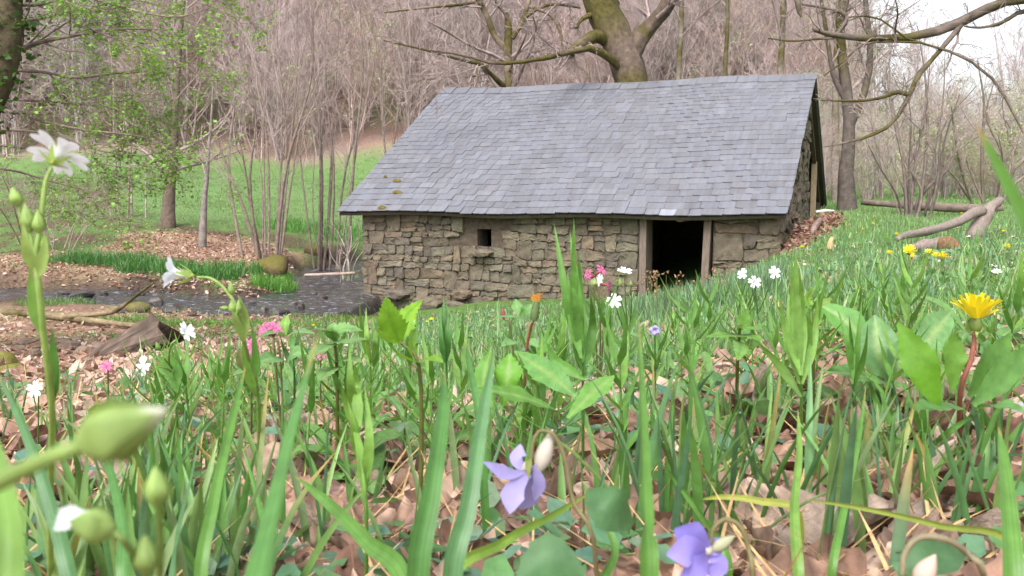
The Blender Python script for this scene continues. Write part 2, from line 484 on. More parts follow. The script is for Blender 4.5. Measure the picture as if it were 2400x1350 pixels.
def slate_mat(ref):
    m, nt, bs, out = new_mat('slate')
    at = N(nt, 'ShaderNodeAttribute', attribute_name='tint')
    tc = N(nt, 'ShaderNodeTexCoord'); tc.object = ref
    mp = N(nt, 'ShaderNodeMapping'); mp.inputs['Scale'].default_value = (8, .8, .8)
    nt.links.new(tc.outputs['Object'], mp.inputs[0])
    n1 = N(nt, 'ShaderNodeTexNoise', Scale=1.3, Detail=6., Roughness=.62); nt.links.new(mp.outputs[0], n1.inputs['Vector'])
    r1 = N(nt, 'ShaderNodeMapRange'); r1.inputs['From Min'].default_value = .40; r1.inputs['From Max'].default_value = .68
    nt.links.new(n1.outputs[0], r1.inputs[0])
    mx = N(nt, 'ShaderNodeMix', data_type='RGBA', blend_type='MULTIPLY'); nt.links.new(r1.outputs[0], mx.inputs[0])
    nt.links.new(at.outputs['Color'], mx.inputs[6]); mx.inputs[7].default_value = (.80, .75, .72, 1)
    n2 = N(nt, 'ShaderNodeTexNoise', Scale=24., Detail=6., Roughness=.7); nt.links.new(tc.outputs['Object'], n2.inputs['Vector'])
    r2 = N(nt, 'ShaderNodeMapRange'); r2.inputs['To Min'].default_value = .72; r2.inputs['To Max'].default_value = 1.28
    nt.links.new(n2.outputs[0], r2.inputs[0])
    vm = N(nt, 'ShaderNodeVectorMath', operation='MULTIPLY'); nt.links.new(mx.outputs[2], vm.inputs[0]); nt.links.new(r2.outputs[0], vm.inputs[1])
    # pale lichen freckles
    n3 = N(nt, 'ShaderNodeTexNoise', Scale=38., Detail=2.); nt.links.new(tc.outputs['Object'], n3.inputs['Vector'])
    r3 = N(nt, 'ShaderNodeMapRange'); r3.inputs['From Min'].default_value = .70; r3.inputs['From Max'].default_value = .76
    nt.links.new(n3.outputs[0], r3.inputs[0])
    m2 = N(nt, 'ShaderNodeMix', data_type='RGBA'); nt.links.new(r3.outputs[0], m2.inputs[0]); nt.links.new(vm.outputs[0], m2.inputs[6]); m2.inputs[7].default_value = (.28,.28,.27,1)
    nt.links.new(m2.outputs[2], bs.inputs['Base Color'])
    bs.inputs['Roughness'].default_value = .5; bs.inputs['Specular IOR Level'].default_value = .5
    bu = N(nt, 'ShaderNodeBump', Strength=.35, Distance=.006); nt.links.new(n2.outputs[0], bu.inputs['Height']); nt.links.new(bu.outputs[0], bs.inputs['Normal'])
    return m

def water_mat():
    m, nt, bs, out = new_mat('stream_water')
    tc = N(nt, 'ShaderNodeTexCoord')
    mp = N(nt, 'ShaderNodeMapping'); mp.inputs['Scale'].default_value = (1.2, 3.2, 1)
    nt.links.new(tc.outputs['Object'], mp.inputs[0])
    no = N(nt, 'ShaderNodeTexNoise', Scale=3.6, Detail=6., Roughness=.68); nt.links.new(mp.outputs[0], no.inputs['Vector'])
    bu = N(nt, 'ShaderNodeBump', Strength=.6, Distance=.035); nt.links.new(no.outputs[0], bu.inputs['Height']); nt.links.new(bu.outputs[0], bs.inputs['Normal'])
    nb = N(nt, 'ShaderNodeTexNoise', Scale=1.1, Detail=5.); nt.links.new(tc.outputs['Object'], nb.inputs['Vector'])
    cr_ = N(nt, 'ShaderNodeValToRGB'); e = cr_.color_ramp.elements
    e[0].position = .35; e[0].color = (.012, .013, .015, 1); e[1].position = .7; e[1].color = (.03, .027, .026, 1)
    nt.links.new(nb.outputs[0], cr_.inputs[0]); nt.links.new(cr_.outputs[0], bs.inputs['Base Color'])
    bs.inputs['Roughness'].default_value = .07; bs.inputs['Specular IOR Level'].default_value = 1.0
    # pale noise flecks: foam, and sky glints painted into the base colour
    m3 = N(nt, 'ShaderNodeMapping'); m3.inputs['Scale'].default_value = (2.0, 7.0, 1); nt.links.new(tc.outputs['Object'], m3.inputs[0])
    nf = N(nt, 'ShaderNodeTexNoise', Scale=2.6, Detail=7., Roughness=.7); nt.links.new(m3.outputs[0], nf.inputs['Vector'])
    rf_ = N(nt, 'ShaderNodeMapRange'); rf_.inputs['From Min'].default_value = .57; rf_.inputs['From Max'].default_value = .68; nt.links.new(nf.outputs[0], rf_.inputs[0])
    mf = N(nt, 'ShaderNodeMix', data_type='RGBA'); nt.links.new(rf_.outputs[0], mf.inputs[0]); nt.links.new(cr_.outputs[0], mf.inputs[6]); mf.inputs[7].default_value = (.50, .53, .60, 1)
    nt.links.new(mf.outputs[2], bs.inputs['Base Color'])
    return m

# ------------------------------------------------------------------ ground
def zone_colors(x, y, z):
    n = len(x)
    Y = np.maximum(y, .3)
    px = 1200 + F * x / Y
    n1 = fbm(x * .9, y * .9, 41); n2 = fbm(x * 3.1, y * 3.1, 47); n3 = fbm(x * .22, y * .22, 53)
    soil = np.array([.10, .066, .046]); litter = np.array([.31, .19, .135]); green = np.array([.085, .15, .04]); mead = np.array([.115, .19, .065])
    g = sstep(.40, .56, n1 * .6 + n2 * .4)
    nearlit = 1 - sstep(2.0, 4.5, Y)
    leftlit = (1 - sstep(500, 900, px)) * sstep(2.5, 5, Y) * (1 - sstep(15, 17, Y)) * .75
    patch = sstep(0, .3, 1 - ((px - 470) / 230) ** 2 - ((Y - 24.0) / 4.0) ** 2 + (n1 - .47) * 1.6)
    patch2 = sstep(0, .4, 1 - ((px - 80) / 330) ** 2 - ((Y - 21.0) / 3.0) ** 2 + (n1 - .47) * 2.2)
    pile = sstep(0, .3, 1 - ((px - 1905) / 75) ** 2 - ((Y - 15.6) / 2.0) ** 2 + (n2 - .47))
    lit = np.clip(np.maximum.reduce([nearlit * .9, leftlit, patch, patch2 * .9, pile]), 0, 1)
    col = soil * (1 - g)[:, None] * .9 + green * g[:, None]
    midg = sstep(4, 8, Y) * sstep(700, 1000, px)
    col = col * (1 - midg * .75)[:, None] + (green * 1.15)[None] * (midg * .75)[:, None]
    far = sstep(26, 33, Y + (n3 - .47) * 8) + sstep(1850, 2050, px) * sstep(13, 20, Y)
    far = np.clip(far, 0, 1) * (1 - .8 * (1 - sstep(180, 380, px + (n3 - .47) * 300)) * (Y < 50)) * (1 - .55 * sstep(.50, .58, n1) * (Y < 60))
    col = col * (1 - far)[:, None] + mead * far[:, None]
    lf = lit[:, None] * (.65 + .7 * (n2 - .3))[:, None].clip(.3, 1)
    col = col * (1 - lf) + litter * lf
    mud = (1 - sstep(.0, .7, stream_d(x, y) + (n1 - .47))) * (Y > 11) * (Y < 30)
    col = col * (1 - mud * .85)[:, None] + np.array([.055, .04, .032]) * (mud * .85)[:, None]
    hill = sstep(56.0, 59, Y + (n3 - .47) * 8 + (n1 - .47) * 5)
    hc = np.array([.27, .175, .14])[None] * (1 - sstep(.45, .6, n1))[:, None] + np.array([.23, .18, .145])[None] * sstep(.45, .6, n1)[:, None]
    hg = (sstep(.5, .6, n3) * .5 + sstep(1600, 1900, px) * .5).clip(0, .8)[:, None]
    hc = hc * (1 - hg) + np.array([.15, .18, .085]) * hg
    col = col * (1 - hill)[:, None] + hc * hill[:, None]
    return col

nu, nv = 300, 430
uu = np.linspace(-1, 1, nu); uu = np.sign(uu) * np.abs(uu) ** 1.15 * .85
yy = np.r_[np.linspace(-6, .3, 22), np.exp(np.linspace(math.log(.36), math.log(165), nv - 22))]
UU, YY = np.meshgrid(uu, yy)
XX = UU * (np.maximum(YY, 0) + 3.2)
ZZ = HT(XX, YY)
Vg = np.stack([XX, YY, ZZ], -1).reshape(-1, 3)
j = np.arange(nv - 1)[:, None] * nu; i = np.arange(nu - 1)[None]
Qg = np.stack(np.broadcast_arrays(j + i, j + i + 1, j + nu + i + 1, j + nu + i), -1).reshape(-1, 4)
ground = geo('ground', (Vg, Qg, None, zone_colors(Vg[:, 0], Vg[:, 1], Vg[:, 2])), M_ground, kind='structure', label='sloping meadow and wooded hillside ground with leaf litter')

# water ribbon
sp = cr(np.c_[STREAM, np.full(len(STREAM), WATER)], 90)
tg = nrm(np.gradient(sp, axis=0)); sdv = np.c_[-tg[:, 1], tg[:, 0], np.zeros(90)]
NW, NC = 420, 44
sp = cr(np.c_[STREAM, np.full(len(STREAM), WATER)], NW)
tg = nrm(np.gradient(sp, axis=0)); sdv = np.c_[-tg[:, 1], tg[:, 0], np.zeros(NW)]
cross = np.linspace(-1, 1, NC)
shw = np.interp(np.linspace(0, 10, NW), np.arange(11), SHALF) + np.interp(np.linspace(0, 10, NW), [0, 5, 6, 10], [.9, .8, .4, .35])
Vw = sp[:, None] + sdv[:, None] * (cross[None] * shw[:, None])[..., None]
Vw[..., 2] -= .32 * sstep(.86, 1, np.abs(cross))[None]
Vw[..., 2] += (fbm(Vw[..., 0] * 4.2, Vw[..., 1] * 8.5, 67, 3) - .45) * .055
Vw[..., 2] += (fbm(Vw[..., 0] * 2.2, Vw[..., 1] * 2.2, 61, 3) - .47) * .05
j = np.arange(NW - 1)[:, None] * NC; i = np.arange(NC - 1)[None]
Qw = np.stack(np.broadcast_arrays(j + i, j + i + 1, j + NC + i + 1, j + NC + i), -1).reshape(-1, 4)
geo('stream_water', (Vw, Qw, None, (.05, .05, .05)), water_mat(), kind='structure', label='shallow rippling stream running past the hut')
# ------------------------------------------------------------------ the stone hut
TH = .385
EAVE_L = 8.4; RUN = 4.71; RISE = 2.74
_R = np.array([4.40, 15.0, -.46])
_e = np.array([-math.cos(TH), math.sin(TH), 0]); _nn = np.array([math.sin(TH), math.cos(TH), 0])
H0 = _R + _e * EAVE_L / 2; ZB = -2.6; H0[2] = ZB
ZE = -.46 - ZB                    # eave height in the hut's frame
SL = math.atan2(RISE, RUN); SLEN = math.hypot(RISE, RUN)
hut = empty('stone_hut', H0, 'low stone hut with slate roof and dark open doorway beside the stream', 'hut')
hut.rotation_euler = (0, 0, -TH)
M_slate = slate_mat(hut)

def to_local(p):
    d = np.asarray(p) - H0
    return np.array([d @ -_e, d @ _nn, d[2]])
def hl(px, py, y0):               # photo pixel -> hut frame, on the plane local y = y0
    r = ray(px, py); a = to_local(np.zeros(3)); b = to_local(r) - a
    t = (y0 - a[1]) / b[1]
    return a + b * t

def boxg(x0, x1, y0, y1, z0, z1, C, jit=0):
    V = np.array([(x, y, z) for z in (z0, z1) for y in (y0, y1) for x in (x0, x1)], float)
    if jit: V += RNG.normal(size=V.shape) * jit
    Q = [(0, 2, 3, 1), (4, 5, 7, 6), (0, 1, 5, 4), (2, 6, 7, 3), (0, 4, 6, 2), (1, 3, 7, 5)]
    return V, Q, None, C

def clip_poly(poly, p, n):        # keep the side where (q-p).n <= 0
    out = []
    for k in range(len(poly)):
        a, b = poly[k], poly[(k + 1) % len(poly)]
        da, db = (a - p) @ n, (b - p) @ n
        if da <= 0: out.append(a)
        if da * db < 0: out.append(a + (b - a) * (da / (da - db)))
    return out

def rubble(x0, x1, z0, z1, sx, sz, rng, hole=None, zbot=None, jx=.34, jz=.30, K=2.0):
    """irregular coursed rubble: Voronoi cells of jittered courses, in a metric stretched upward"""
    pts = []
    z = z0 - sz * .3; row = 0
    while z < z1 + sz * .5:
        h = sz * rng.uniform(.7, 1.35)
        x = x0 - rng.uniform(0, sx)
        while x < x1 + sx * .5:
            w = sx * rng.choice([.55, .8, 1.0, 1.35, 1.8], p=[.2, .25, .25, .2, .1])
            pts.append((x + w / 2 + rng.normal() * sx * .06, z + h / 2 + rng.normal() * h * jz * .55, 0))
            x += w
        z += h; row += 1
    ne = int(len(pts) * .38)
    pts = np.array(pts + [(rng.uniform(x0, x1), rng.uniform(z0, z1), 0) for _ in range(ne)])
    if hole is not None:
        hx0, hx1, hz0, hz1 = hole
        ins = (pts[:, 0] > hx0 - .05) & (pts[:, 0] < hx1 + .05) & (pts[:, 1] > hz0 - .04) & (pts[:, 1] < hz1 + .3)
        pts = pts[~ins]
        g = [(a, b, 1) for a in np.linspace(hx0 + .05, hx1 - .05, 5) for b in np.linspace(hz0 + .04, hz1 + .2, 8)]
        pts = np.vstack([pts, g])
    q = pts[:, :2] * [1, K]
    cells = []
    for k in range(len(q)):
        if pts[k, 2]: continue
        poly = [np.array(a) for a in ((x0, z0 * K), (x1, z0 * K), (x1, z1 * K), (x0, z1 * K))]
        d = np.hypot(*(q - q[k]).T); order = np.argsort(d)[1:26]
        for jj in order:
            mid = (q[k] + q[jj]) / 2; n = q[jj] - q[k]
            poly = clip_poly(poly, mid, n)
            if len(poly) < 3: break
        if len(poly) < 3: continue
        pl = np.array(poly) / [1, K]
        ar = .5 * abs(np.dot(pl[:, 0], np.roll(pl[:, 1], 1)) - np.dot(pl[:, 1], np.roll(pl[:, 0], 1)))
        if ar < .0025: continue
        c = pl.mean(0)
        if zbot is not None and c[1] < zbot(c[0]): continue
        cells.append(pl)
    return cells

def coursed(x0, x1, z0, z1, wr, hr, rng, hole=None, zbot=None, pdouble=.14):
    """roughly coursed rubble: wavy courses of unequal blocks, some two courses high, some split into slips"""
    zs = [z0]
    while zs[-1] < z1 - hr[0] * .6: zs.append(min(z1, zs[-1] + rng.uniform(*hr)))
    zs[-1] = z1
    amp = hr[0] * .34
    def zb(k, x):
        if k <= 0 or k >= len(zs) - 1: return zs[min(max(k, 0), len(zs) - 1)]
        return zs[k] + amp * 2 * (float(vnoise(x * 2.3 + k * 7.7, k * 3.1, 5)) - .5) + amp * (float(vnoise(x * 6.1 + k * 3.3, k * 1.7, 9)) - .5)
    taken = {k: [] for k in range(len(zs) + 2)}
    cells = []
    for k in range(len(zs) - 1):
        x = x0
        while x < x1 - .01:
            blk = [b for b in taken[k] if b[0] - .02 <= x < b[1] - .004]
            if blk: x = blk[0][1]; continue
            nxt = min([b[0] for b in taken[k] if b[0] > x] + [x1])
            w = rng.uniform(*wr) * rng.choice([.55, .85, 1., 1.35], p=[.25, .3, .3, .15])
            if nxt - (x + w) < wr[0] * .6: w = nxt - x
            top = k + 1
            if rng.random() < pdouble and k + 2 < len(zs) and w > wr[0] * .7 and w < .6: top = k + 2; taken[k + 1].append((x, x + w))
            xa, xb = x, x + w
            sl = rng.normal(size=2) * .014
            def edge(kk, a, b, m): return [np.array((q, zb(kk, q))) for q in np.linspace(a, b, m)]
            m = 3 if w < .3 else 4
            def poly(ka, kb, fa=0., fb=1.):
                bot = [np.array((q, zb(ka, q) * (1 - fa) + zb(kb, q) * fa)) for q in np.linspace(xa, xb, m)]
                tp = [np.array((q, zb(ka, q) * (1 - fb) + zb(kb, q) * fb)) for q in np.linspace(xb, xa, m)]
                pl = np.array(bot + tp); pl += rng.normal(size=pl.shape) * [.007, .005]
                pl[0, 0] += sl[0]; pl[-1, 0] -= sl[0]; pl[m - 1, 0] += sl[1]; pl[m, 0] -= sl[1]
                return pl
            c = ((xa + xb) / 2, (zb(k, xa) + zb(top, xb)) / 2)
            ok = not (hole and xb > hole[0] + .02 and xa < hole[1] - .02 and c[1] > hole[2] - .02)
            if zbot is not None and c[1] < zbot(c[0]): ok = False
            if ok:
                if top == k + 1 and rng.random() < .16 and zb(top, c[0]) - zb(k, c[0]) > hr[0]:
                    f = rng.uniform(.35, .65); cells.append(poly(k, top, 0, f)); cells.append(poly(k, top, f, 1))
                else: cells.append(poly(k, top))
            x += w
    return cells

STONE_PAL = [tuple((np.array(q) * .6 + .4 * np.array((.195, .16, .118))) * .70) for q in [(.205, .165, .12), (.175, .145, .105), (.155, .13, .105), (.225, .19, .135), (.17, .155, .115), (.215, .165, .115), (.13, .113, .10), (.19, .18, .13), (.235, .17, .12)]]
def stone_mesh(poly, rng, depth=.036):
    c = poly.mean(0)
    p = poly - c
    gap = rng.uniform(.002, .009)
    r = np.hypot(*p.T)[:, None]
    p = p * np.maximum(.5, 1 - gap / np.maximum(r, .02))
    # knock the corners off twice: river-worn blocks
    for a in (.18, .2):
        nx = np.roll(p, -1, 0)
        p = np.stack([p * (1 - a) + nx * a, p * a + nx * (1 - a)], 1).reshape(-1, 2)
        break
    p = p * (1 + rng.normal(size=(len(p), 1)) * .025)
    n = len(p)
    d = depth * rng.uniform(.4, 1.7)
    tl = rng.normal(size=2) * .10
    def ring(s, y): return np.c_[p[:, 0] * s, np.full(n, y) + (p @ tl) * s * (y < 0), p[:, 1] * s]
    V = np.vstack([ring(1.0, .05), ring(1.0, -d * .45), ring(.93, -d * .92), ring(.6, -d * 1.0 + 0), [[0, -d * rng.uniform(.9, 1.08), 0]]])
    V[n:4 * n] += rng.normal(size=(3 * n, 3)) * .0055
    i = np.arange(n); i2 = (i + 1) % n
    Q = np.vstack([np.c_[k * n + i, k * n + i2, (k + 1) * n + i2, (k + 1) * n + i] for k in range(3)])
    T = np.c_[3 * n + i, 3 * n + i2, np.full(n, 4 * n)]
    col = np.array(STONE_PAL[rng.integers(len(STONE_PAL))]) * rng.uniform(.82, 1.15)
    me = mesh_np('stone', V, Q[:, ::-1], T[:, ::-1], col, M_stone, smooth=False)
    return me, c

rs = np.random.default_rng(21)
WY = .30                                            # stone face plane
xL, xR = -3.82, 4.06
dL, dR_ = hl(1497, 600, WY)[0], hl(1669, 600, WY)[0]
w0, w1 = hl(1091, 560, WY), hl(1173, 560, WY)
wz0, wz1 = hl(1130, 583, WY)[2], hl(1130, 508, WY)[2]
h0, h1 = hl(1117, 560, WY)[0], hl(1150, 560, WY)[0]
hz0, hz1 = hl(1130, 580, WY)[2], hl(1130, 537, WY)[2]
CORE = WY + .035
TOPZ = ZE + .12
wall = geo('front_wall', merge([
    boxg(xL + .03, h0, CORE, CORE + .5, 0, TOPZ, (.1, .1, .1)), boxg(h1, dL - .005, CORE, CORE + .5, 0, TOPZ, (.1, .1, .1)),
    boxg(h0, h1, CORE, CORE + .5, 0, hz0, (.1, .1, .1)), boxg(h0, h1, CORE, CORE + .5, hz1, TOPZ, (.1, .1, .1)),
    boxg(dR_ + .005, xR - .03, CORE, CORE + .5, 0, TOPZ, (.1, .1, .1))]), M_mortar, hut, smooth=False)
def wall_ground(x):
    p = H0 + -_e * x + _nn * WY
    return hz(p[0], p[1] - .15) - ZB - .10
cells = coursed(xL, dL - .015, 0.1, TOPZ, (.17, .42), (.105, .19), rs, hole=(w0[0], w1[0], wz0, wz1 + .1), zbot=wall_ground)
for pl in cells:
    me, c = stone_mesh(pl, rs)
    add('stone', me, wall, (c[0], WY + .03, c[1]))
cells = coursed(dR_ + .015, xR, 0.5, TOPZ, (.30, .75), (.11, .24), rs, zbot=wall_ground)
for pl in cells:
    me, c = stone_mesh(pl, rs)
    add('stone', me, wall, (c[0], WY + .03, c[1]))
# big foundation boulders at the stream corner
for (px, py, w, h) in ((860, 700, .42, .30), (1000, 712, .62, .30), (930, 690, .55, .22), (1070, 715, .5, .2), (1085, 690, .4, .2)):
    q = hl(px, py, WY - .05)
    t = np.linspace(0, 2 * np.pi, 9)[:-1]
    pl = np.c_[q[0] + w / 2 * np.cos(t) * (1 + rs.normal(size=8) * .08), q[2] + h / 2 * np.sin(t) * (1 + rs.normal(size=8) * .08)]
    me, c = stone_mesh(pl, rs, .16)
    add('stone', me, wall, (c[0], WY, c[1]))
# rendered surround of the little window: a frame of four slabs round a real hole
PC = (.115, .092, .066)
sur = geo('window_surround', merge([
    boxg(w0[0], h0, WY - .01, CORE - .002, wz0, wz1 + .06, PC, .006), boxg(h1, w1[0], WY - .012, CORE - .002, wz0, wz1 + .06, PC, .006),
    boxg(h0 - .004, h1 + .004, WY - .008, CORE - .002, hz1, wz1 + .055, PC, .006)]), M_stone, hut, smooth=False)
t = np.linspace(0, 2 * np.pi, 11)[:-1]
q = hl(1132, 592, WY)
me, c = stone_mesh(np.c_[q[0] + .23 * np.cos(t), q[2] + .075 * np.sin(t)], rs, .12)
add('window_sill', me, hut, (c[0], WY, c[1]))
# wooden door frame
DW = np.array((.15, .115, .095))
zf = hl(1590, 690, WY)[2] - .35
def plank(name, x0, x1, y0, y1, z0, z1, C, parent, lean=0, bev=.006):
    V, Q, T, Cc = boxg(x0, x1, y0, y1, z0, z1, C)
    V[:4, 0] -= lean
    o = geo(name, (V, Q, T, np.tile(np.asarray(C, float), (8, 1))), M_wood, parent, smooth=False)
    b = o.modifiers.new('b', 'BEVEL'); b.width = bev; b.segments = 2
    return o
p0, p1 = hl(1498, 600, WY - .04)[0], hl(1514, 600, WY - .04)[0]
plank('door_post', p0, p1, WY - .045, WY + .42, zf - .3, ZE + .1, DW, hut)
p2, p3 = hl(1650, 560, WY - .04)[0], hl(1667, 560, WY - .04)[0]
plank('door_post', p2, p3, WY - .045, WY + .40, zf - .3, ZE + .1, DW * 1.05, hut, lean=.07)
plank('door_lintel', p0 - .12, p3 + .12, WY + .02, WY + .38, ZE - .06, ZE + .09, DW * .8, hut)
bq = hl(1593, 515, .1)
plank('beam_end', bq[0] - .055, bq[0] + .055, .12, .9, bq[2] - .035, bq[2] + .06, (.26, .17, .13), hut)
plank('threshold', p0, p3, WY + .05, WY + .4, zf - .32, zf - .25, DW * .7, hut)
# other walls and inside
geo('rear_wall', boxg(xL, xR, 8.6, 9.1, 0, ZE + .10, (.1, .1, .1)), M_mortar, hut, smooth=False)
def gable(name, x0, x1, yend, parent):
    zt = lambda y: ZE + min(y, 2 * RUN - y) * RISE / RUN - .10
    ys = [CORE + .001, RUN, 9.1] if yend > RUN else [CORE + .001, yend]
    if yend > RUN: ys = [CORE + .001, RUN, yend]
    V = []
    for x in (x0, x1):
        for y in ys: V += [(x, y, 0), (x, y, zt(y))]
    n = len(ys) * 2; Q = []
    for k in range(len(ys) - 1):
        a = 2 * k
        Q += [(a, a + 1, a + 3, a + 2), (n + a, n + a + 2, n + a + 3, n + a + 1), (a + 1, n + a + 1, n + a + 3, a + 3)]
    Q += [(0, n, n + 1, 1), (n - 2, n - 1, 2 * n - 1, 2 * n - 2)]
    return geo(name, (np.array(V, float), np.array(Q), None, (.1, .1, .1)), M_mortar, parent, smooth=False)
gable('gable_wall', xL + .03, xL + .5, 9.1, hut)
gw = gable('gable_wall', xR - .5, xR - .03, 5.4, hut)
# rubble on the visible gable
def gz(y): return ZE + min(y, 2 * RUN - y) * RISE / RUN - .13
for pl in rubble(CORE, 5.4, 1.0, ZE + RISE, .42, .19, rs, zbot=lambda y: 1.25):
    if pl[:, 1].max() > gz(pl[:, 0].mean()) + .04: continue
    me, c = stone_mesh(pl, rs)
    o = add('stone', me, gw, (xR - .03, c[0], c[1])); o.rotation_euler = (0, 0, math.pi / 2)
for k in range(9):                                    # boarding in the rear half of the gable
    y = 5.42 + k * .2
    plank('gable_board', xR - .30, xR - .265, y, y + .19, .9, gz(y) - .05, np.array((.20, .125, .075)) * rs.uniform(.8, 1.15), hut)
plank('gable_post', xR - .10, xR + .02, 7.25, 7.37, .9, gz(7.3) - .05, (.30, .23, .15), hut)
geo('inner_floor', boxg(xL + .5, xR - .5, CORE + .5, 8.6, .05, .12, (.1, .1, .1)), M_mortar, hut, smooth=False)

# roof: deck, battens, slates
def sag(x, s):
    t = (x / EAVE_L + .5)
    return -.035 * math.sin(math.pi * min(max(t, 0), 1)) * (.6 + .6 * s / SLEN) + .02 * math.sin(x * 1.9 + s * .7)
def roof_pt(x, s, up=0):
    return np.array([x, s * math.cos(SL) - up * math.sin(SL), ZE + s * math.sin(SL) + up * math.cos(SL) + sag(x, s)])
xs = np.linspace(-4.16, 4.16, 25)
def deck(sgn):
    V = []
    for up in (-.075, -.02):
        for s in (0.03, SLEN - .0):
            for x in xs:
                p = roof_pt(x, s, up)
                if sgn < 0: p[1] = 2 * RUN - p[1]
                V.append(p)
    n = len(xs); i = np.arange(n - 1)
    Q = np.vstack([np.c_[2 * n + i, 2 * n + i + 1, 3 * n + i + 1, 3 * n + i], np.c_[i + 1, i, n + i, n + i + 1], np.c_[i, i + 1, 2 * n + i + 1, 2 * n + i], np.c_[n + i + 1, n + i, 3 * n + i, 3 * n + i + 1],
                   [[0, 2 * n, 3 * n, n], [n - 1, 2 * n - 1, 4 * n - 1, 3 * n - 1]]])
    return np.array(V), Q, None, (.07, .055, .045)
roof = geo('roof', deck(1), M_wood, hut, smooth=False)
geo('rear_roof_slope', deck(-1), M_wood, hut, smooth=False)
EXPS = np.linspace(.212, .150, 30); EXPS *= (SLEN - .02) / EXPS.sum(); ROW0 = np.r_[0, np.cumsum(EXPS)]; NR = 30   # courses diminish towards the ridge
SLC = [tuple((np.array(q) * .40 + .60 * np.array((.284, .291, .333))) * .48) for q in [(.30, .315, .37), (.265, .28, .33), (.33, .34, .39), (.285, .285, .315), (.25, .26, .30), (.31, .315, .35), (.29, .31, .375), (.235, .24, .275), (.345, .355, .40), (.28, .27, .285)]]
rl = np.random.default_rng(5)
def slate_shape(k, ln):
    r = np.random.default_rng(100 + k)
    # outline, lower edge at y=0: worn lower corners, slightly uneven
    c0, c1 = r.uniform(.02, .10, 2); q0, q1 = r.uniform(.006, .035, 2)
    o = np.array([(-.5, q0), (-.5 + c0, r.uniform(0, .006)), (-.1, r.uniform(-.006, .008)), (.2, r.uniform(-.006, .008)), (.5 - c1, r.uniform(0, .006)), (.5, q1), (.5, ln), (-.5, ln)])
    n = len(o)
    V = np.vstack([np.c_[o, np.zeros(n)], np.c_[o, np.full(n, .014)]])
    V[n + 1:n + 5, 2] -= r.uniform(0, .003)
    return V, n
def slate_geo(k, ln, col):
    V, n = slate_shape(k, ln)
    T = []
    for a in range(1, n - 1): T += [(n, n + a, n + a + 1), (0, a + 1, a)]
    Q = [(a, (a + 1) % n, n + (a + 1) % n, n + a) for a in range(n)]
    return V, np.array(Q), np.array(T), np.asarray(col, float)
VAR = [mesh_np('slate', *slate_geo(k, .40, np.array(SLC[k % len(SLC)]) * rl.uniform(.92, 1.08)), M_slate, smooth=False) for k in range(30)]
WHITE = mesh_np('slate', *slate_geo(3, .40, (.24, .255, .30)), M_slate, smooth=False)
SHORT = [mesh_np('slate', *slate_geo(k, .10, np.array(SLC[k % len(SLC)])), M_slate, smooth=False) for k in range(6)]
up_parts = []
count = 0
xwhite = hl(1565, 490, 0.1)[0]
for r_ in range(NR):
    s0 = ROW0[r_]; sw = EXPS[r_] / EXPS[0]
    x = -4.2 + (rl.uniform(-.012, .012))
    first = True
    while x < 4.2 - .05:
        w = rl.uniform(.205, .335) * (.25 + .75 * sw) * (1.0 + .28 * max(0, x / 4.2) * rl.uniform(.3, 1.2))
        if first: w *= rl.uniform(.5, 1.15)
        first = False
        if 4.2 - (x + w) < .12: w = 4.2 - x + rl.uniform(-.012, .012)
        xc = x + w / 2
        k = int(rl.integers(len(VAR)))
        ds = rl.normal() * .006 + (rl.uniform(-.04, -.015) if rl.random() < .025 else 0)
        lift = .027 + rl.uniform(0, .006)
        tilt = -.045 + rl.normal() * .006
        rz = rl.normal() * .010
        base = roof_pt(xc, s0 + ds, lift)
        if count < 300 and r_ < 11:
            me = WHITE if (r_ == 0 and abs(xc - xwhite) < .17) else VAR[k]
            o = add('slate', me, roof, base)
            o.rotation_euler = (SL + tilt, rl.normal() * .006, rz)
            o.scale = (w - .006, 1, 1)
            count += 1
        else:
            V, Q, T, C = slate_geo(k, min(.40, SLEN - s0 + .05), np.array(SLC[k % len(SLC)]) * rl.uniform(.92, 1.08))
            V = V * [w - .006, 1, 1]
            Rm = np.array((Matrix.Rotation(rz, 3, 'Z') @ Matrix.Rotation(SL + tilt, 3, 'X')))
            up_parts.append((V @ Rm.T + base, Q, T, C))
        x += w
geo('slate_courses', merge(up_parts), M_slate, roof, smooth=False, kind='stuff')
x = -4.22
while x < 4.15:                                       # ridge capping
    w = rl.uniform(.36, .46)
    if x + w > 4.1: w = 4.22 - x
    k = int(rl.integers(len(VAR)))
    o = add('ridge_slate', VAR[k], roof, roof_pt(x + w / 2, SLEN - .30, .035 + rl.uniform(0, .006)))
    o.rotation_euler = (SL - .02 + rl.normal() * .006, rl.normal() * .006, rl.normal() * .006); o.scale = (w - .008, .80, 1.3)
    x += w
plank('barge_board', 4.10, 4.135, -.02 * 0 + .05, .06, 0, .01, (.1, .08, .06), hut)
bb = hut.children[-1]; bpy.data.objects.remove(bb)
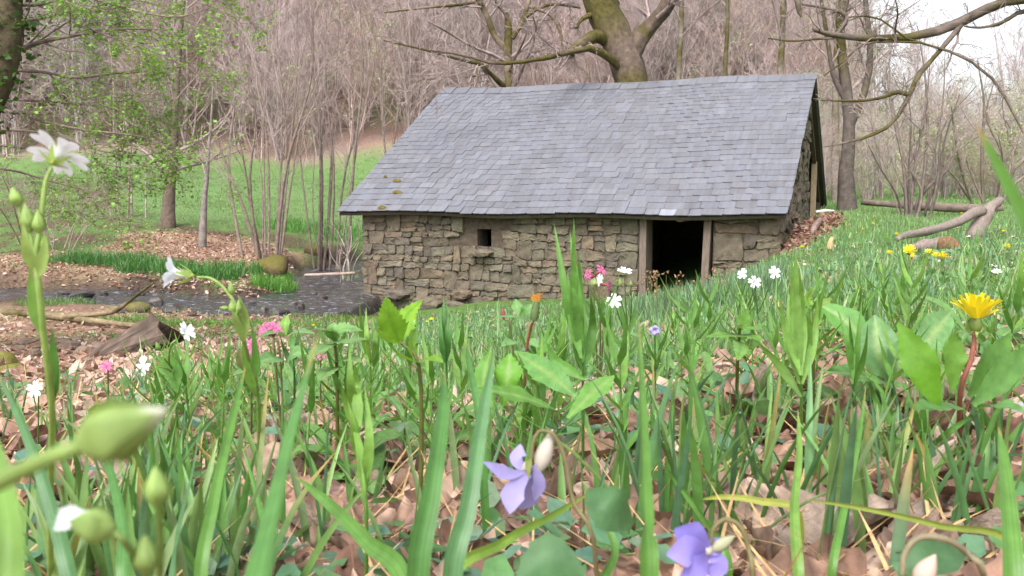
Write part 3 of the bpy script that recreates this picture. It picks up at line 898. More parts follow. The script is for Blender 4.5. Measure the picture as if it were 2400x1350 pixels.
# barge board and rafters along the right verge
def slopebox(name, x0, x1, s0, s1, u0, u1, C, rear=False):
    V = []
    for up in (u0, u1):
        for s in (s0, s1):
            for x in (x0, x1):
                p = roof_pt(x, s, up)
                if rear: p[1] = 2 * RUN - p[1]
                V.append(p)
    Q = [(0, 2, 3, 1), (4, 5, 7, 6), (0, 1, 5, 4), (2, 6, 7, 3), (0, 4, 6, 2), (1, 3, 7, 5)]
    return geo(name, (np.array(V), np.array(Q), None, np.tile(np.asarray(C, float), (8, 1))), M_wood, hut, smooth=False)
slopebox('rafter', 3.98, 4.06, .15, SLEN - .1, -.20, -.077, (.17, .12, .085))
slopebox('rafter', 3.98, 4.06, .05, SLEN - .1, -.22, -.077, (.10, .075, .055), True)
rear = []
for k in range(13):                                   # rear slope slates seen edge-on from below
    s0 = k * SLEN / 13
    rear.append(slate_geo(k, .45, SLC[k % 10]))
    V = rear[-1][0] * [8.4, 1.05, 1]
    Rm = np.array(Matrix.Rotation(SL - .03, 3, 'X')); V = V @ Rm.T + roof_pt(0, s0, .02); V[:, 1] = 2 * RUN - V[:, 1]
    rear[-1] = (V, rear[-1][1], rear[-1][2], rear[-1][3])
geo('rear_slate_courses', merge(rear), M_slate, hut, smooth=False, kind='stuff')
# moss cushions on the lower slates
def moss_lump(px, py, w, h, parent_pt):
    k = 14
    a = np.linspace(0, 2 * np.pi, k + 1)[:-1]
    V = [[0, 0, .035]]
    for rr, zz in ((.5, .03), (1, .0)):
        for t in a: V.append([np.cos(t) * w * rr * rs.uniform(.75, 1.2), np.sin(t) * h * rr * rs.uniform(.7, 1.2), zz + rs.uniform(0, .008)])
    i = np.arange(k); i2 = (i + 1) % k
    return np.array(V), np.c_[1 + i, 1 + k + i, 1 + k + i2, 1 + i2], np.c_[np.zeros(k, int), 1 + i, 1 + i2], np.array((.16, .13, .035))
for (px, py, w, h) in ((930, 429, .12, .05), (932, 456, .10, .05), (897, 492, .09, .05), (905, 420, .05, .03)):
    r = ray(px, py); a = to_local(np.zeros(3)); b = to_local(r) - a
    # meet the roof plane z = ZE + y*tan
    tn = math.tan(SL); tt = (ZE + a[1] * tn - a[2]) / (b[2] - b[1] * tn); q = a + b * tt
    o = geo('moss_cushion', moss_lump(px, py, w, h, q), M_moss, roof)
    o.location = Vector(q) + Vector((0, -.02, .045)); o.rotation_euler = (SL, 0, rs.uniform(-.4, .4))
# ------------------------------------------------------------------ woods
rw = np.random.default_rng(11)
BARK = np.array((.20, .165, .14)); BARKL = np.array((.33, .285, .26)); MOSS = np.array((.075, .064, .02)); TWIG = np.array((.30, .235, .215))

def proto_tree(seed, h, col, leafy=0, leafcol=(.2, .33, .07), dens=1.0):
    r = np.random.default_rng(seed)
    m = 7
    ns = r.integers(1, 4)
    base = np.zeros((ns, 3)); base[:, :2] = r.normal(size=(ns, 2)) * .15
    d = nrm(np.c_[r.normal(size=(ns, 2)) * .13, np.ones(ns)]); p = base; out = [p]
    for k in range(m - 1):
        d = nrm(d + r.normal(size=d.shape) * .07 + [0, 0, .04]); p = p + d * (h * r.uniform(.75, 1.05, (ns, 1)) / (m - 1)); out.append(p)
    Pt = np.stack(out, 1); Rt = (h * .0072 * r.uniform(.7, 1.2, (ns, 1))) * np.linspace(1, .22, m)[None]
    g = [tubes(Pt, Rt, 4, col * .9)]
    B1, R1 = sprout(Pt, Rt, int(15 * dens), .10, .97, (22, 60), (.22, .48), .5, 5, .10, .10, r)
    g.append(tubes(B1, np.maximum(R1, .010), 3, col))
    B2, R2 = sprout(B1, R1, int(6 * dens), .2, 1, (18, 50), (.30, .6), .55, 4, .12, .07, r)
    g.append(tubes(B2, np.maximum(R2, .0075), 3, col * 1.08))
    B3, R3 = sprout(B2, R2, 4, .25, 1, (15, 50), (.4, .75), .6, 3, .12, .05, r)
    g.append(tubes(B3, np.maximum(R3, .0065), 3, col * 1.15))
    if leafy:
        pos = B3[:, -1]; sel = r.random(len(pos)) < leafy; pos = pos[sel]
        pos = np.repeat(pos, 4, 0) + r.normal(size=(len(pos) * 4, 3)) * .14
        n = len(pos)
        tm = np.array([(-.5, 0, 0), (0, -.35, .08), (.5, 0, 0), (0, .35, .08)])
        g.append(scatter(tm, np.array([[0, 1, 2, 3]]), pos, rotM(r.uniform(0, 6.3, n), r.normal(size=n) * .6, r.normal(size=n) * .6, r.uniform(.05, .12, n)), np.array(leafcol)[None] * r.uniform(.7, 1.3, (n, 1))))
    return merge(g)

PINK = np.array((.42, .32, .31)); GREY = np.array((.39, .33, .32)); TAN = np.array((.37, .27, .235))
pc = bpy.data.collections.new('woodland_kinds')            # shapes only; instanced by the wood below
specs = [(1, 9, PINK, 0), (2, 11, GREY, 0), (3, 8, PINK * 1.05, 0), (4, 10, TAN, 0), (5, 12, PINK * .9, .0), (6, 7, TAN * 1.05, .12), (7, 9.5, GREY * 1.1, 0)]
for sd_, h, c, lf in specs:
    V, Q, T, C = proto_tree(sd_, h, c, lf)
    o = bpy.data.objects.new('bare_tree_kind', mesh_np('bare_tree_kind', V, Q, T, C, M_twig)); pc.objects.link(o)
pg_ = bpy.data.collections.new('green_wood_kinds')
for sd_, h, c, lf in [(21, 7, TAN, .8), (22, 9, GREY, .6), (23, 5, TAN, .9)]:
    V, Q, T, C = proto_tree(sd_, h, c, lf, (.29, .36, .16))
    o = bpy.data.objects.new('green_tree_kind', mesh_np('green_tree_kind', V, Q, T, C, M_twig)); pg_.objects.link(o)

def instancer(name, pts, coll, smin, smax, label, seed=0):
    me = bpy.data.meshes.new(name); me.from_pydata([tuple(p) for p in pts], [], [])
    o = add(name, me, kind='stuff', label=label, cat='wood')
    ng = bpy.data.node_groups.new(name, 'GeometryNodeTree')
    ng.interface.new_socket('Geometry', in_out='INPUT', socket_type='NodeSocketGeometry')
    ng.interface.new_socket('Geometry', in_out='OUTPUT', socket_type='NodeSocketGeometry')
    gi = ng.nodes.new('NodeGroupInput'); go = ng.nodes.new('NodeGroupOutput')
    ci = ng.nodes.new('GeometryNodeCollectionInfo'); ci.inputs['Collection'].default_value = coll
    ci.inputs['Separate Children'].default_value = True; ci.inputs['Reset Children'].default_value = True
    ip = ng.nodes.new('GeometryNodeInstanceOnPoints'); ip.inputs['Pick Instance'].default_value = True
    rv = ng.nodes.new('FunctionNodeRandomValue'); rv.data_type = 'FLOAT'
    rv.inputs[2].default_value = smin; rv.inputs[3].default_value = smax; rv.inputs['Seed'].default_value = seed
    rr = ng.nodes.new('FunctionNodeRandomValue'); rr.data_type = 'FLOAT_VECTOR'
    rr.inputs[0].default_value = (-.06, -.06, 0); rr.inputs[1].default_value = (.06, .06, 6.283); rr.inputs['Seed'].default_value = seed + 5
    L = ng.links.new
    L(gi.outputs[0], ip.inputs['Points']); L(ci.outputs[0], ip.inputs['Instance'])
    L(rr.outputs[0], ip.inputs['Rotation']); L(rv.outputs[1], ip.inputs['Scale']); L(ip.outputs[0], go.inputs[0])
    md = o.modifiers.new('trees', 'NODES'); md.node_group = ng
    return o

def hill_points(n, Y0, Y1, u0, u1, keep=None):
    Y = rw.uniform(Y0, Y1, n); u = rw.uniform(u0, u1, n)
    x = u * Y
    pts = np.c_[x, Y, HT(x, Y) - .1]
    if keep is not None: pts = pts[keep(pts, 1200 + F * u)]
    return pts
pts = hill_points(820, 57.5, 104, -.68, .66, lambda p, px: (rw.random(len(p)) < np.where(px > 1980, np.where(p[:, 1] < 67, .3, 0), 1)))
instancer('woodland', pts, pc, .75, 1.25, 'bare pinkish-grey spring wood covering the far hillside')
pts = hill_points(240, 57, 95, -.6, .66, lambda p, px: rw.random(len(p)) < np.where(px > 1980, np.where(p[:, 1] < 66, .4, 0), np.where(px > 1600, 1, np.where(px < 800, .6, .3))))
instancer('greening_woodland', pts, pg_, .7, 1.3, 'trees with pale young leaves among the bare hillside wood', 3)
# scrub behind the meadow on the right
pts = hill_points(190, 26, 54, .20, .62, lambda p, px: (px > 1880))
instancer('thicket', pts, pg_, .22, .55, 'pale green thicket behind the fallen branches', 9)
pts = hill_points(50, 26, 52, .30, .62)
instancer('bare_thicket', pts, pc, .2, .42, 'bare twiggy thicket along the meadow edge', 13)

def limb(pts, n=10):
    """pts: (px, py, depth, width_px) -> centre line (n,3) and radii"""
    a = np.array([P(q[0], q[1], q[2]) for q in pts]); w = np.array([q[3] * q[2] / F / 2 for q in pts])
    L = cr(np.c_[a, w], n)
    return L[:, :3], np.abs(L[:, 3])

def mossy(col, Pn, k=.55, seed=1):
    """bark colour with moss clinging in its own patches along the limb (N,m,3)"""
    n = .6 * vnoise(Pn[..., 0] * 2.1 + Pn[..., 2] * 1.3, Pn[..., 1] * 3 + Pn[..., 2] * 1.7, seed) + .4 * vnoise(Pn[..., 0] * 9 + Pn[..., 2] * 6.3, Pn[..., 1] * 8 + Pn[..., 2] * 5.7, seed + 1)
    w = sstep(1 - k - .12, 1 - k + .12, n)[..., None]
    return col * (1 - w) + MOSS * w

def grow_tree(name, label, limbs, twig=1, seed=0, col=BARK, moss=.4, k=9, levels=((5, .3, 1, (25, 60), (.25, .5), .45, 6, .14, .05), (6, .2, 1, (20, 60), (.3, .6), .5, 5, .16, .03), (4, .2, 1, (20, 55), (.35, .7), .55, 4, .16, .0)),
              tcol=TWIG, cat='tree', group=None, base=None, rmin=.004, leaf=None, lump=.05, spread_only=None):
    r = np.random.default_rng(seed + 500)
    Ls = [limb(l, 12) for l in limbs]
    b = Ls[0][0][0] if base is None else base
    o = empty(name, b, label, cat, group)
    g = [tubes(p[None], w[None], k, mossy(col, p[None], moss, seed), lump) for p, w in Ls]
    geo('trunk', merge([(v - np.asarray(b), q, t, c) for v, q, t, c in g]), M_bark, o)
    src = [Ls[i] for i in (spread_only if spread_only is not None else range(len(Ls)))]
    Pn = np.stack([p for p, _ in src]); Rn = np.stack([w for _, w in src])
    gg = []; last = None
    for li, lv in enumerate(levels):
        n, t0, t1, ang, lr, rr, m, wd, up = lv
        Pn, Rn = sprout(Pn, Rn, max(1, int(n * twig)), t0, t1, ang, lr, rr, m, wd, up, r)
        Rn = np.maximum(Rn, rmin)
        gg.append(tubes(Pn, Rn, 4 if li == 0 else 3, mossy(tcol, Pn, moss * .5 if li == 0 else 0.02, seed + 3)))
        last = Pn
    if leaf:
        frac, per, size, lc = leaf
        pos = np.concatenate([last[:, -1], last[:, 1]]); pos = pos[r.random(len(pos)) < frac]
        pos = np.repeat(pos, per, 0) + r.normal(size=(len(pos) * per, 3)) * size * .7
        n = len(pos)
        tm = np.array([(0, 0, 0), (.5, -.32, .06), (1, 0, -.05), (.5, .32, .06)])
        gl = scatter(tm, np.array([[0, 1, 2, 3]]), pos, rotM(r.uniform(0, 6.3, n), r.normal(size=n) * .45, r.normal(size=n) * .45, size * r.uniform(.6, 1.3, n)), np.array(lc)[None] * r.uniform(.7, 1.3, (n, 1)))
        geo('leaves', tuple([gl[0] - np.asarray(b), gl[1], gl[2], gl[3]]), M_leaf, o, kind='stuff')
    V, Q, T, C = merge(gg)
    geo('crown', (V - np.asarray(b), Q, T, C), M_twig, o)
    return o

# --- the big leaning mossy tree behind the roof
D = 21.0
b0 = GP(1500, 21.0)
def root(px, Y): 
    g = GP(px, Y); return g
def foot(px, Y, w):               # limb control point on the ground
    g = GP(px, Y) - np.array((0, 0, .3)); d = g @ FWD
    q = g / d
    return (1200 + F * (q @ RGT), 675 - F * (q @ UPC), d, w)
grow_tree('mossy_tree', 'thick leaning tree with mossy bark and knotholes rising behind the roof ridge', [
    [foot(1500, D, 95), (1488, 300, D, 86), (1482, 190, D, 74), (1462, 130, D, 78), (1430, 60, D, 76), (1400, 0, D, 68), (1370, -90, D, 58), (1330, -220, D + .5, 40)],
    [(1478, 130, D, 46), (1500, 90, D, 40), (1530, 55, D, 36), (1565, 10, D - .3, 34), (1600, -60, D - .6, 30), (1640, -180, D - 1, 20)],
    [(1440, 110, D, 30), (1400, 85, D - .3, 30), (1365, 100, D - .6, 24), (1335, 122, D - .8, 14), (1315, 130, D - .9, 6)],
    [(1462, 165, D, 22), (1420, 130, D - .5, 18), (1375, 113, D - .9, 14), (1300, 132, D - 1.3, 11), (1215, 146, D - 1.8, 9), (1150, 148, D - 2, 7), (1090, 130, D - 2.2, 6), (1010, 118, D - 2.5, 4)],
    [(1440, 40, D, 26), (1435, 0, D + .3, 30), (1440, -60, D + .5, 26), (1450, -160, D + .8, 16)],
    [(1395, 30, D, 16), (1365, 45, D - .5, 9), (1350, 65, D - .7, 5)]],
    seed=1, moss=.56, k=18, col=np.array((.125, .092, .074)), twig=1, lump=.10, rmin=.006)
D = 24.0
grow_tree('mossy_tree', 'slender forked mossy tree behind the ridge beside the thick leaning one', [
    [foot(1195, D, 28), (1194, 280, D, 24), (1194, 200, D, 22), (1190, 140, D, 20), (1192, 60, D, 18), (1185, 30, D, 8)],
    [(1192, 120, D, 16), (1160, 85, D, 15), (1145, 45, D, 14), (1125, 5, D, 13), (1090, -60, D, 10), (1050, -150, D, 6)],
    [(1200, 90, D, 13), (1225, 50, D, 12), (1240, 0, D, 11), (1262, -70, D, 9), (1290, -160, D, 5)],
    [(1185, 205, D, 13), (1150, 175, D - .4, 12), (1125, 150, D - .8, 10), (1080, 140, D - 1, 7), (1000, 118, D - 1.5, 5), (900, 95, D - 2, 3)],
    [(1110, 5, D, 8), (1070, 12, D - .5, 7), (1000, 18, D - .8, 5), (900, 30, D - 1, 3)],
    [(1225, 45, D, 9), (1262, 20, D, 8), (1300, 10, D + .3, 8), (1360, 18, D + .6, 5)],
    [(1240, 15, D, 9), (1290, 35, D, 8), (1312, 70, D, 8), (1320, 115, D, 4)]],
    seed=2, moss=.55, k=9, col=np.array((.20, .15, .11)), twig=1.2, lump=.05, rmin=.006,
    levels=((6, .2, 1, (30, 80), (.25, .5), .45, 6, .16, -.06), (6, .2, 1, (20, 60), (.3, .6), .5, 5, .16, -.05), (4, .2, 1, (20, 55), (.35, .7), .55, 4, .16, -.03)))
D = 30
for k, (px, top, w, lab) in enumerate([(1592, -60, 13, 'thin mossy trunk rising beside the right limb of the leaning tree'), (1700, -80, 11, 'thin upright bare tree above the middle of the roof ridge'),
                                       (1830, -70, 15, 'upright bare trunk above the right end of the ridge'), (1960, -60, 16, 'bare trunk just right of the roof peak')]):
    grow_tree('bare_tree', lab, [[foot(px, D, w * 1.3), (px - 2, 200, D, w), (px + 5, 60, D, w * .9), (px + 2, top, D, w * .7), (px - 12, top - 140, D, w * .4)]], seed=30 + k, moss=.45, twig=1.3, rmin=.006,
              levels=((9, .35, 1, (30, 65), (.18, .4), .4, 6, .12, .05), (5, .2, 1, (20, 60), (.3, .6), .5, 5, .14, .03), (4, .2, 1, (20, 55), (.35, .7), .55, 4, .15, 0)), group='thin trees behind the hut')

# --- trees on the far bank, left of the hut
D = 28
grow_tree('bank_tree', 'straight brown trunk on the green meadow beyond the stream', [[foot(392, D, 38), (394, 470, D, 29), (400, 410, D, 25), (406, 340, D, 21), (412, 230, D, 15), (425, 60, D, 9), (440, -120, D, 5)]], seed=5, moss=.25,
          leaf=(.25, 2, .05, (.17, .30, .06)), twig=1.2, levels=((12, .3, 1, (40, 75), (.22, .42), .4, 6, .12, .05), (5, .2, 1, (20, 60), (.3, .6), .5, 5, .14, .03), (4, .2, 1, (20, 55), (.35, .7), .55, 4, .15, 0)), col=np.array((.125, .095, .075)), lump=.09)
D = 25
grow_tree('bank_tree', 'slim pale trunk standing on the fallen leaves beside the coppiced clump', [[foot(473, D, 22), (478, 480, D, 14), (484, 420, D, 11), (488, 360, D, 8), (495, 280, D, 6), (500, 180, D, 3)]], seed=6, moss=.15, col=BARKL * .6,
          twig=1.0, levels=((9, .25, 1, (25, 60), (.2, .42), .4, 6, .12, .06), (4, .2, 1, (20, 60), (.3, .6), .5, 5, .14, .03), (4, .2, 1, (20, 55), (.35, .7), .55, 4, .15, 0)))

def coppice(name, label, stems, D, seed, base_px, spread=26, w=(5, 12), col=np.array((.27, .215, .185)), twig=1, leaf=None, group=None, levels=None, fan=.30):
    r = np.random.default_rng(seed)
    limbs = []
    for (tx, ty) in stems:
        bx = base_px + np.clip((tx - base_px) * fan, -spread, spread) + r.normal() * min(16, spread * .3)
        ww = r.uniform(*w); d0 = D + r.normal() * .25; d1 = d0 + r.normal() * 1.1
        f0 = foot(bx, d0, ww * 1.25)
        mx = bx + (tx - bx) * .30 + r.normal() * 12; my = f0[1] + (ty - f0[1]) * .40
        mx2 = bx + (tx - bx) * .62 + r.normal() * 18; my2 = f0[1] + (ty - f0[1]) * .72
        limbs.append([f0, (mx, my, d0 * .6 + d1 * .4, ww), (mx2, my2, d0 * .3 + d1 * .7, ww * .72), (tx, ty, d1, ww * .3)])
    return grow_tree(name, label, limbs, seed=seed, moss=.12, col=col, twig=twig, k=6, lump=.04, rmin=.0055, leaf=leaf, cat='coppice', group=group, base=GP(base_px, D),
                     levels=levels or ((4, .3, 1, (15, 45), (.18, .42), .4, 5, .12, .05), (3, .2, 1, (15, 50), (.35, .65), .5, 4, .14, .03), (2, .2, 1, (15, 50), (.4, .7), .6, 3, .12, .02)))
coppice('coppice_clump', 'large clump of pale upright coppice stems on the far stream bank', [(505, 40), (560, 120), (585, -90), (618, -160), (655, -140), (690, -80), (735, 20), (700, 200), (540, 260), (610, 180), (648, 120), (500, 300), (680, 120), (770, 120)], 23, 41, 628, spread=75, w=(3, 8), col=np.array((.20, .155, .13)), leaf=(.14, 1, .04, (.2, .34, .07)))
coppice('coppice_clump', 'smaller clump of stems by the stream next to the roof corner', [(700, -40), (725, 60), (745, -100), (765, 30), (800, -120), (840, -20), (870, 110), (790, 160), (735, 220), (890, 20)], 24, 42, 752, spread=60, w=(2.5, 7), col=np.array((.18, .14, .12)), leaf=(.08, 1, .04, (.2, .34, .08)))
coppice('coppice_clump', 'dark thin stems rising behind the left slope of the roof', [(925, -60), (945, -20), (960, -120), (985, 30), (1010, -90), (1040, 40), (900, 60), (930, 120), (1070, -40)], 27, 43, 965, spread=60, w=(3.5, 7), col=np.array((.17, .14, .125)))
coppice('coppice_clump', 'short spindly stems standing in the stream edge by the hut corner', [(790, 540), (808, 520), (822, 530), (836, 515), (770, 560), (850, 500)], 21, 44, 812, spread=22, w=(2.5, 4), twig=.7, col=BARKL)
coppice('coppice_clump', 'thin leaning whips on the meadow left of the pale trunk', [(250, 60), (300, 140), (330, 20), (200, 160), (360, 200)], 31, 45, 300, spread=60, w=(3, 6), leaf=(.2, 2, .05, (.2, .34, .07)))

coppice('bramble_thicket', 'low tangle of thin twigs on the far bank at the left', [(-60, 420), (0, 400), (60, 430), (120, 410), (180, 440), (240, 420), (300, 450), (20, 470), (150, 480), (260, 470)], 24, 49, 110, spread=200, w=(2, 4), twig=1.6, col=np.array((.22, .17, .145)), leaf=(.2, 2, .05, (.18, .3, .07)))
# --- right-hand side
D = 22
grow_tree('mossy_tree', 'stout upright trunk with a broken base just right of the hut gable', [
    [foot(1985, D, 62), (1985, 470, D, 44), (1983, 400, D, 36), (1992, 300, D, 28), (1980, 180, D, 24), (1968, 60, D, 20), (1985, -60, D, 18), (2010, -220, D, 16)],
    [(1990, 300, D, 20), (2025, 220, D, 16), (2040, 120, D, 14), (2030, 20, D, 12), (2020, -120, D, 7)],
    [(1985, 240, D, 14), (1955, 180, D, 12), (1940, 100, D, 10), (1925, 0, D, 8), (1900, -120, D, 5)]],
    seed=8, moss=.35, k=12, twig=1.2, rmin=.006, leaf=(.3, 2, .05, (.22, .34, .10)), col=np.array((.095, .077, .066)))
coppice('hazel_bush', 'many-stemmed bare bush growing on the meadow behind the fallen branches', [(2040, 210), (2075, 140), (2095, 60), (2120, 180), (2150, 60), (2180, 150), (2215, 110), (2250, 220), (2290, 200), (2030, 330), (2320, 300), (2130, 300), (2180, 300), (2235, 330), (2075, 330), (2160, 220)], 18, 46, 2138, fan=.13, spread=30, w=(3, 8), col=np.array((.16, .125, .11)))
coppice('hazel_bush', 'arching bare bush at the meadow edge right of the many-stemmed one', [(2230, 250), (2290, 140), (2330, 190), (2400, 160), (2460, 260), (2260, 330), (2340, 320), (2430, 340), (2480, 400), (2200, 380)], 25, 47, 2330, spread=60, w=(3, 8), col=np.array((.20, .155, .13)), leaf=(.14, 1, .05, (.2, .34, .08)))
coppice('hazel_bush', 'twiggy bush in the gap between the stout trunk and the bush', [(1990, 180), (2010, 260), (2040, 120), (2060, 240), (2090, 170), (2030, 330)], 29, 48, 2050, spread=50, w=(4, 8), leaf=(.5, 2, .06, (.2, .36, .07)))

# --- overhanging tree at the top right corner (its trunk stands outside the picture)
D = 8.5
tb = GP(2900, 9.5); td = tb @ FWD; tq = (1200 + F * tb[0] / td, 675 - F * (tb @ UPC) / td, td, 150)
grow_tree('overhanging_tree', 'mossy boughs reaching in over the meadow from the top right corner', [
    [tq, (2850, 200, 9.3, 110), (2780, -120, 9.2, 90), (2700, -300, 9, 70), (2600, -520, 9, 40)],
    [(2800, -60, 9.2, 46), (2600, -30, 8.8, 30), (2400, -2, 8.5, 24), (2330, 12, 8.5, 25), (2255, 52, 8.5, 23), (2190, 76, 8.5, 20), (2100, 90, 8.5, 18), (2020, 90, 8.4, 17), (1955, 82, 8.4, 14), (1905, 70, 8.3, 8)],
    [(2255, 55, 8.5, 12), (2215, 105, 8.4, 11), (2180, 145, 8.4, 11), (2150, 180, 8.3, 12), (2135, 215, 8.3, 11), (2115, 255, 8.3, 9), (2090, 290, 8.2, 9), (2060, 308, 8.2, 9), (2030, 322, 8.2, 7), (1975, 336, 8.1, 5), (1930, 345, 8, 2)],
    [(2130, 222, 8.3, 11), (2100, 216, 8.3, 11), (2070, 228, 8.2, 8), (2020, 236, 8.1, 6), (1960, 236, 8, 5), (1925, 234, 8, 3)],
    [(2600, -30, 8.8, 16), (2480, 20, 8.6, 12), (2400, 25, 8.6, 11), (2350, 52, 8.5, 9), (2300, 65, 8.5, 6), (2260, 62, 8.5, 3)],
    [(1985, 40, 8.4, 3), (2045, 38, 8.4, 5), (2085, 60, 8.4, 5), (2130, 92, 8.4, 6), (2200, 112, 8.4, 6), (2270, 140, 8.3, 7), (2335, 195, 8.3, 7), (2370, 255, 8.3, 6), (2398, 310, 8.2, 4)],
    [(2160, 100, 8.4, 5), (2060, 98, 8.4, 5), (2010, 112, 8.4, 5), (1975, 145, 8.3, 4), (1930, 178, 8.3, 3)],
    [(1960, 82, 8.4, 9), (1985, 45, 8.4, 10), (1970, 28, 8.4, 10), (1940, 20, 8.4, 6), (1880, 10, 8.4, 5)],
    [(1955, 90, 8.4, 5), (1910, 92, 8.3, 5), (1855, 96, 8.3, 4), (1800, 90, 8.3, 3)],
    [(1878, 40, 8.4, 5), (1872, 20, 8.4, 14), (1868, -10, 8.4, 12), (1860, -60, 8.4, 8)]],
    seed=9, moss=.5, k=9, twig=1, rmin=.0022, col=np.array((.125, .098, .08)), base=tb, lump=.12, tcol=np.array((.19, .145, .13)), spread_only=[1, 2, 3, 4, 5, 6, 7, 8],
    levels=((7, .1, 1, (30, 75), (.10, .28), .35, 6, .2, .03), (4, .2, 1, (20, 60), (.35, .7), .5, 5, .2, .02), (3, .2, 1, (20, 55), (.4, .8), .6, 4, .2, 0)))

# --- leafy boughs of the tree on the left edge
rb = np.random.default_rng(77)
lb = GP(-160, 9.0); ld = lb @ FWD; lq = (1200 + F * lb[0] / ld, 675 - F * (lb @ UPC) / ld, ld, 120)
D = 8.6
grow_tree('leafy_tree', 'drooping boughs with fresh bright green leaves hanging in from the top left', [
    [lq, (-150, 400, 9, 95), (-120, 100, 9, 85), (-90, -200, 9, 65), (-40, -500, 9, 40)],
    [(-120, 120, 9, 24), (30, 118, D, 14), (90, 100, D, 11), (180, 82, D - .2, 8), (280, 68, D - .3, 6), (400, 70, D - .4, 3)],
    [(-120, 180, 9, 18), (60, 165, D, 8), (170, 182, D, 7), (260, 172, D - .2, 6), (330, 168, D - .3, 5), (430, 155, D - .4, 3)],
    [(-120, 250, 9, 18), (20, 260, D, 7), (90, 282, D, 6), (200, 305, D - .2, 5), (320, 318, D - .3, 4), (420, 345, D - .3, 2.5)],
    [(-100, 20, 9, 18), (20, 12, D, 8), (85, 12, D, 7), (140, 0, D - .2, 5), (240, -20, D - .3, 4)],
    [(85, 10, D, 5), (170, 50, D - .2, 4), (240, 80, D - .3, 4), (330, 110, D - .4, 3), (430, 150, D - .5, 2)],
    [(-110, 230, 9, 14), (60, 235, D, 6), (200, 245, D, 5), (260, 252, D - .2, 4), (310, 270, D - .3, 3), (350, 285, D - .3, 2)],
    [(-110, 330, 9, 14), (40, 345, D, 5), (140, 360, D, 4), (240, 385, D - .2, 3), (330, 395, D - .3, 2)],
    [(-110, 380, 9, 12), (30, 400, D, 5), (120, 425, D, 4), (220, 450, D - .2, 3), (300, 455, D - .3, 2)], [(-110, 300, 9, 12), (100, 310, D + .2, 5), (220, 350, D, 4), (340, 365, D - .2, 3), (450, 330, D - .3, 2)],
    [(-100, -60, 9, 16), (100, -40, D, 7), (260, 10, D - .3, 5), (400, 40, D - .5, 4), (490, 20, D - .7, 2)],
    [(-110, 60, 9, 14), (60, 50, D, 7), (200, 20, D + .2, 5), (330, 0, D + .3, 4), (470, 60, D + .3, 2)]],
    seed=10, moss=.2, k=8, twig=1, rmin=.0022, col=np.array((.20, .155, .13)), base=lb, tcol=np.array((.22, .165, .14)), spread_only=[1, 2, 3, 4, 5, 6, 7, 8, 9, 10, 11], leaf=(.9, 3, .042, (.20, .34, .075)),
    levels=((9, .25, 1, (20, 55), (.2, .42), .4, 6, .10, -.03), (5, .15, 1, (20, 60), (.3, .6), .5, 5, .12, -.03), (3, .2, 1, (20, 60), (.4, .8), .6, 4, .14, -.03)))
# ivy-clad trunk at the very edge
iv = GP(-330, 8.2); idp = iv @ FWD
def ivq(py, w, dx=0): return (-8 + dx - max(0, py - 180) * .42, py, 8.2, w)
ivp, ivw = limb([(1200 + F * iv[0] / idp, 675 - F * (iv @ UPC) / idp, idp, 70), ivq(500, 60), ivq(350, 64), ivq(220, 78, 4), ivq(60, 80, 18), ivq(-120, 60, 10), ivq(-350, 50)], 16)
oi = empty('ivy_trunk', iv, 'dark ivy-clad trunk at the upper left edge behind the leafy boughs', 'tree')
V, Q, T, C = tubes(ivp[None], ivw[None], 10, (.10, .08, .05), .08); geo('trunk', (V - iv, Q, T, C), M_bark, oi)
n = 1500
ti = rb.uniform(.05, 1, n); ii = np.minimum((ti * 15).astype(int), 14); th = rb.uniform(0, 6.28, n)
tmask = vnoise(ti * 7, th * .5, 3) > .38
pp = ivp[ii] + np.c_[np.cos(th), np.sin(th), np.zeros(n)] * (ivw[ii] * rb.uniform(.9, 1.7, n))[:, None] + rb.normal(size=(n, 3)) * .04
pp = pp[tmask]; n = len(pp)
tm = np.array([(0, 0, 0), (.5, -.45, .06), (1, 0, -.12), (.5, .45, .06)])
V, Q, T, C = scatter(tm, np.array([[0, 1, 2, 3]]), pp, rotM(rb.uniform(0, 6.3, n), rb.normal(size=n) * .6 - .4, rb.normal(size=n) * .5, rb.uniform(.04, .075, n)), np.array((.045, .10, .022))[None] * rb.uniform(.6, 1.6, (n, 1)))
geo('ivy_leaves', (V - iv, Q, T, C), M_leaf, oi, kind='stuff')
# ------------------------------------------------------------------ stones, timber and fallen wood
rm = np.random.default_rng(31)
def rock_geo(r, sx, sy, sz, col, seg=9, ringn=6, moss=0):
    a = np.linspace(0, 2 * np.pi, seg + 1)[:-1]
    V = [[0, 0, sz]]
    fl = r.uniform(.8, 1.2, (seg,))
    for k in range(1, ringn):
        ph = k / ringn * np.pi
        rr = np.sin(ph) ** .7; zz = np.cos(ph)
        for q, t in enumerate(a):
            j = fl[q] * r.uniform(.86, 1.12)
            V.append([np.cos(t) * sx * rr * j, np.sin(t) * sy * rr * j, sz * np.sign(zz) * abs(zz) ** .75 * r.uniform(.88, 1.1)])
    V.append([0, 0, -sz]); V = np.array(V)
    T, Q = [], []
    for q in range(seg):
        q2 = (q + 1) % seg
        T.append((0, 1 + q, 1 + q2)); T.append((len(V) - 1, 1 + (ringn - 2) * seg + q2, 1 + (ringn - 2) * seg + q))
        for k in range(ringn - 2): Q.append((1 + k * seg + q, 1 + (k + 1) * seg + q, 1 + (k + 1) * seg + q2, 1 + k * seg + q2))
    C = np.tile(np.asarray(col, float), (len(V), 1))
    if moss:
        k = sstep(.1, .5, V[:, 2] / sz + r.normal(size=len(V)) * .25)[:, None] * moss
        C = C * (1 - k) + np.array((.15, .14, .03)) * k
    return V, np.array(Q), np.array(T), C
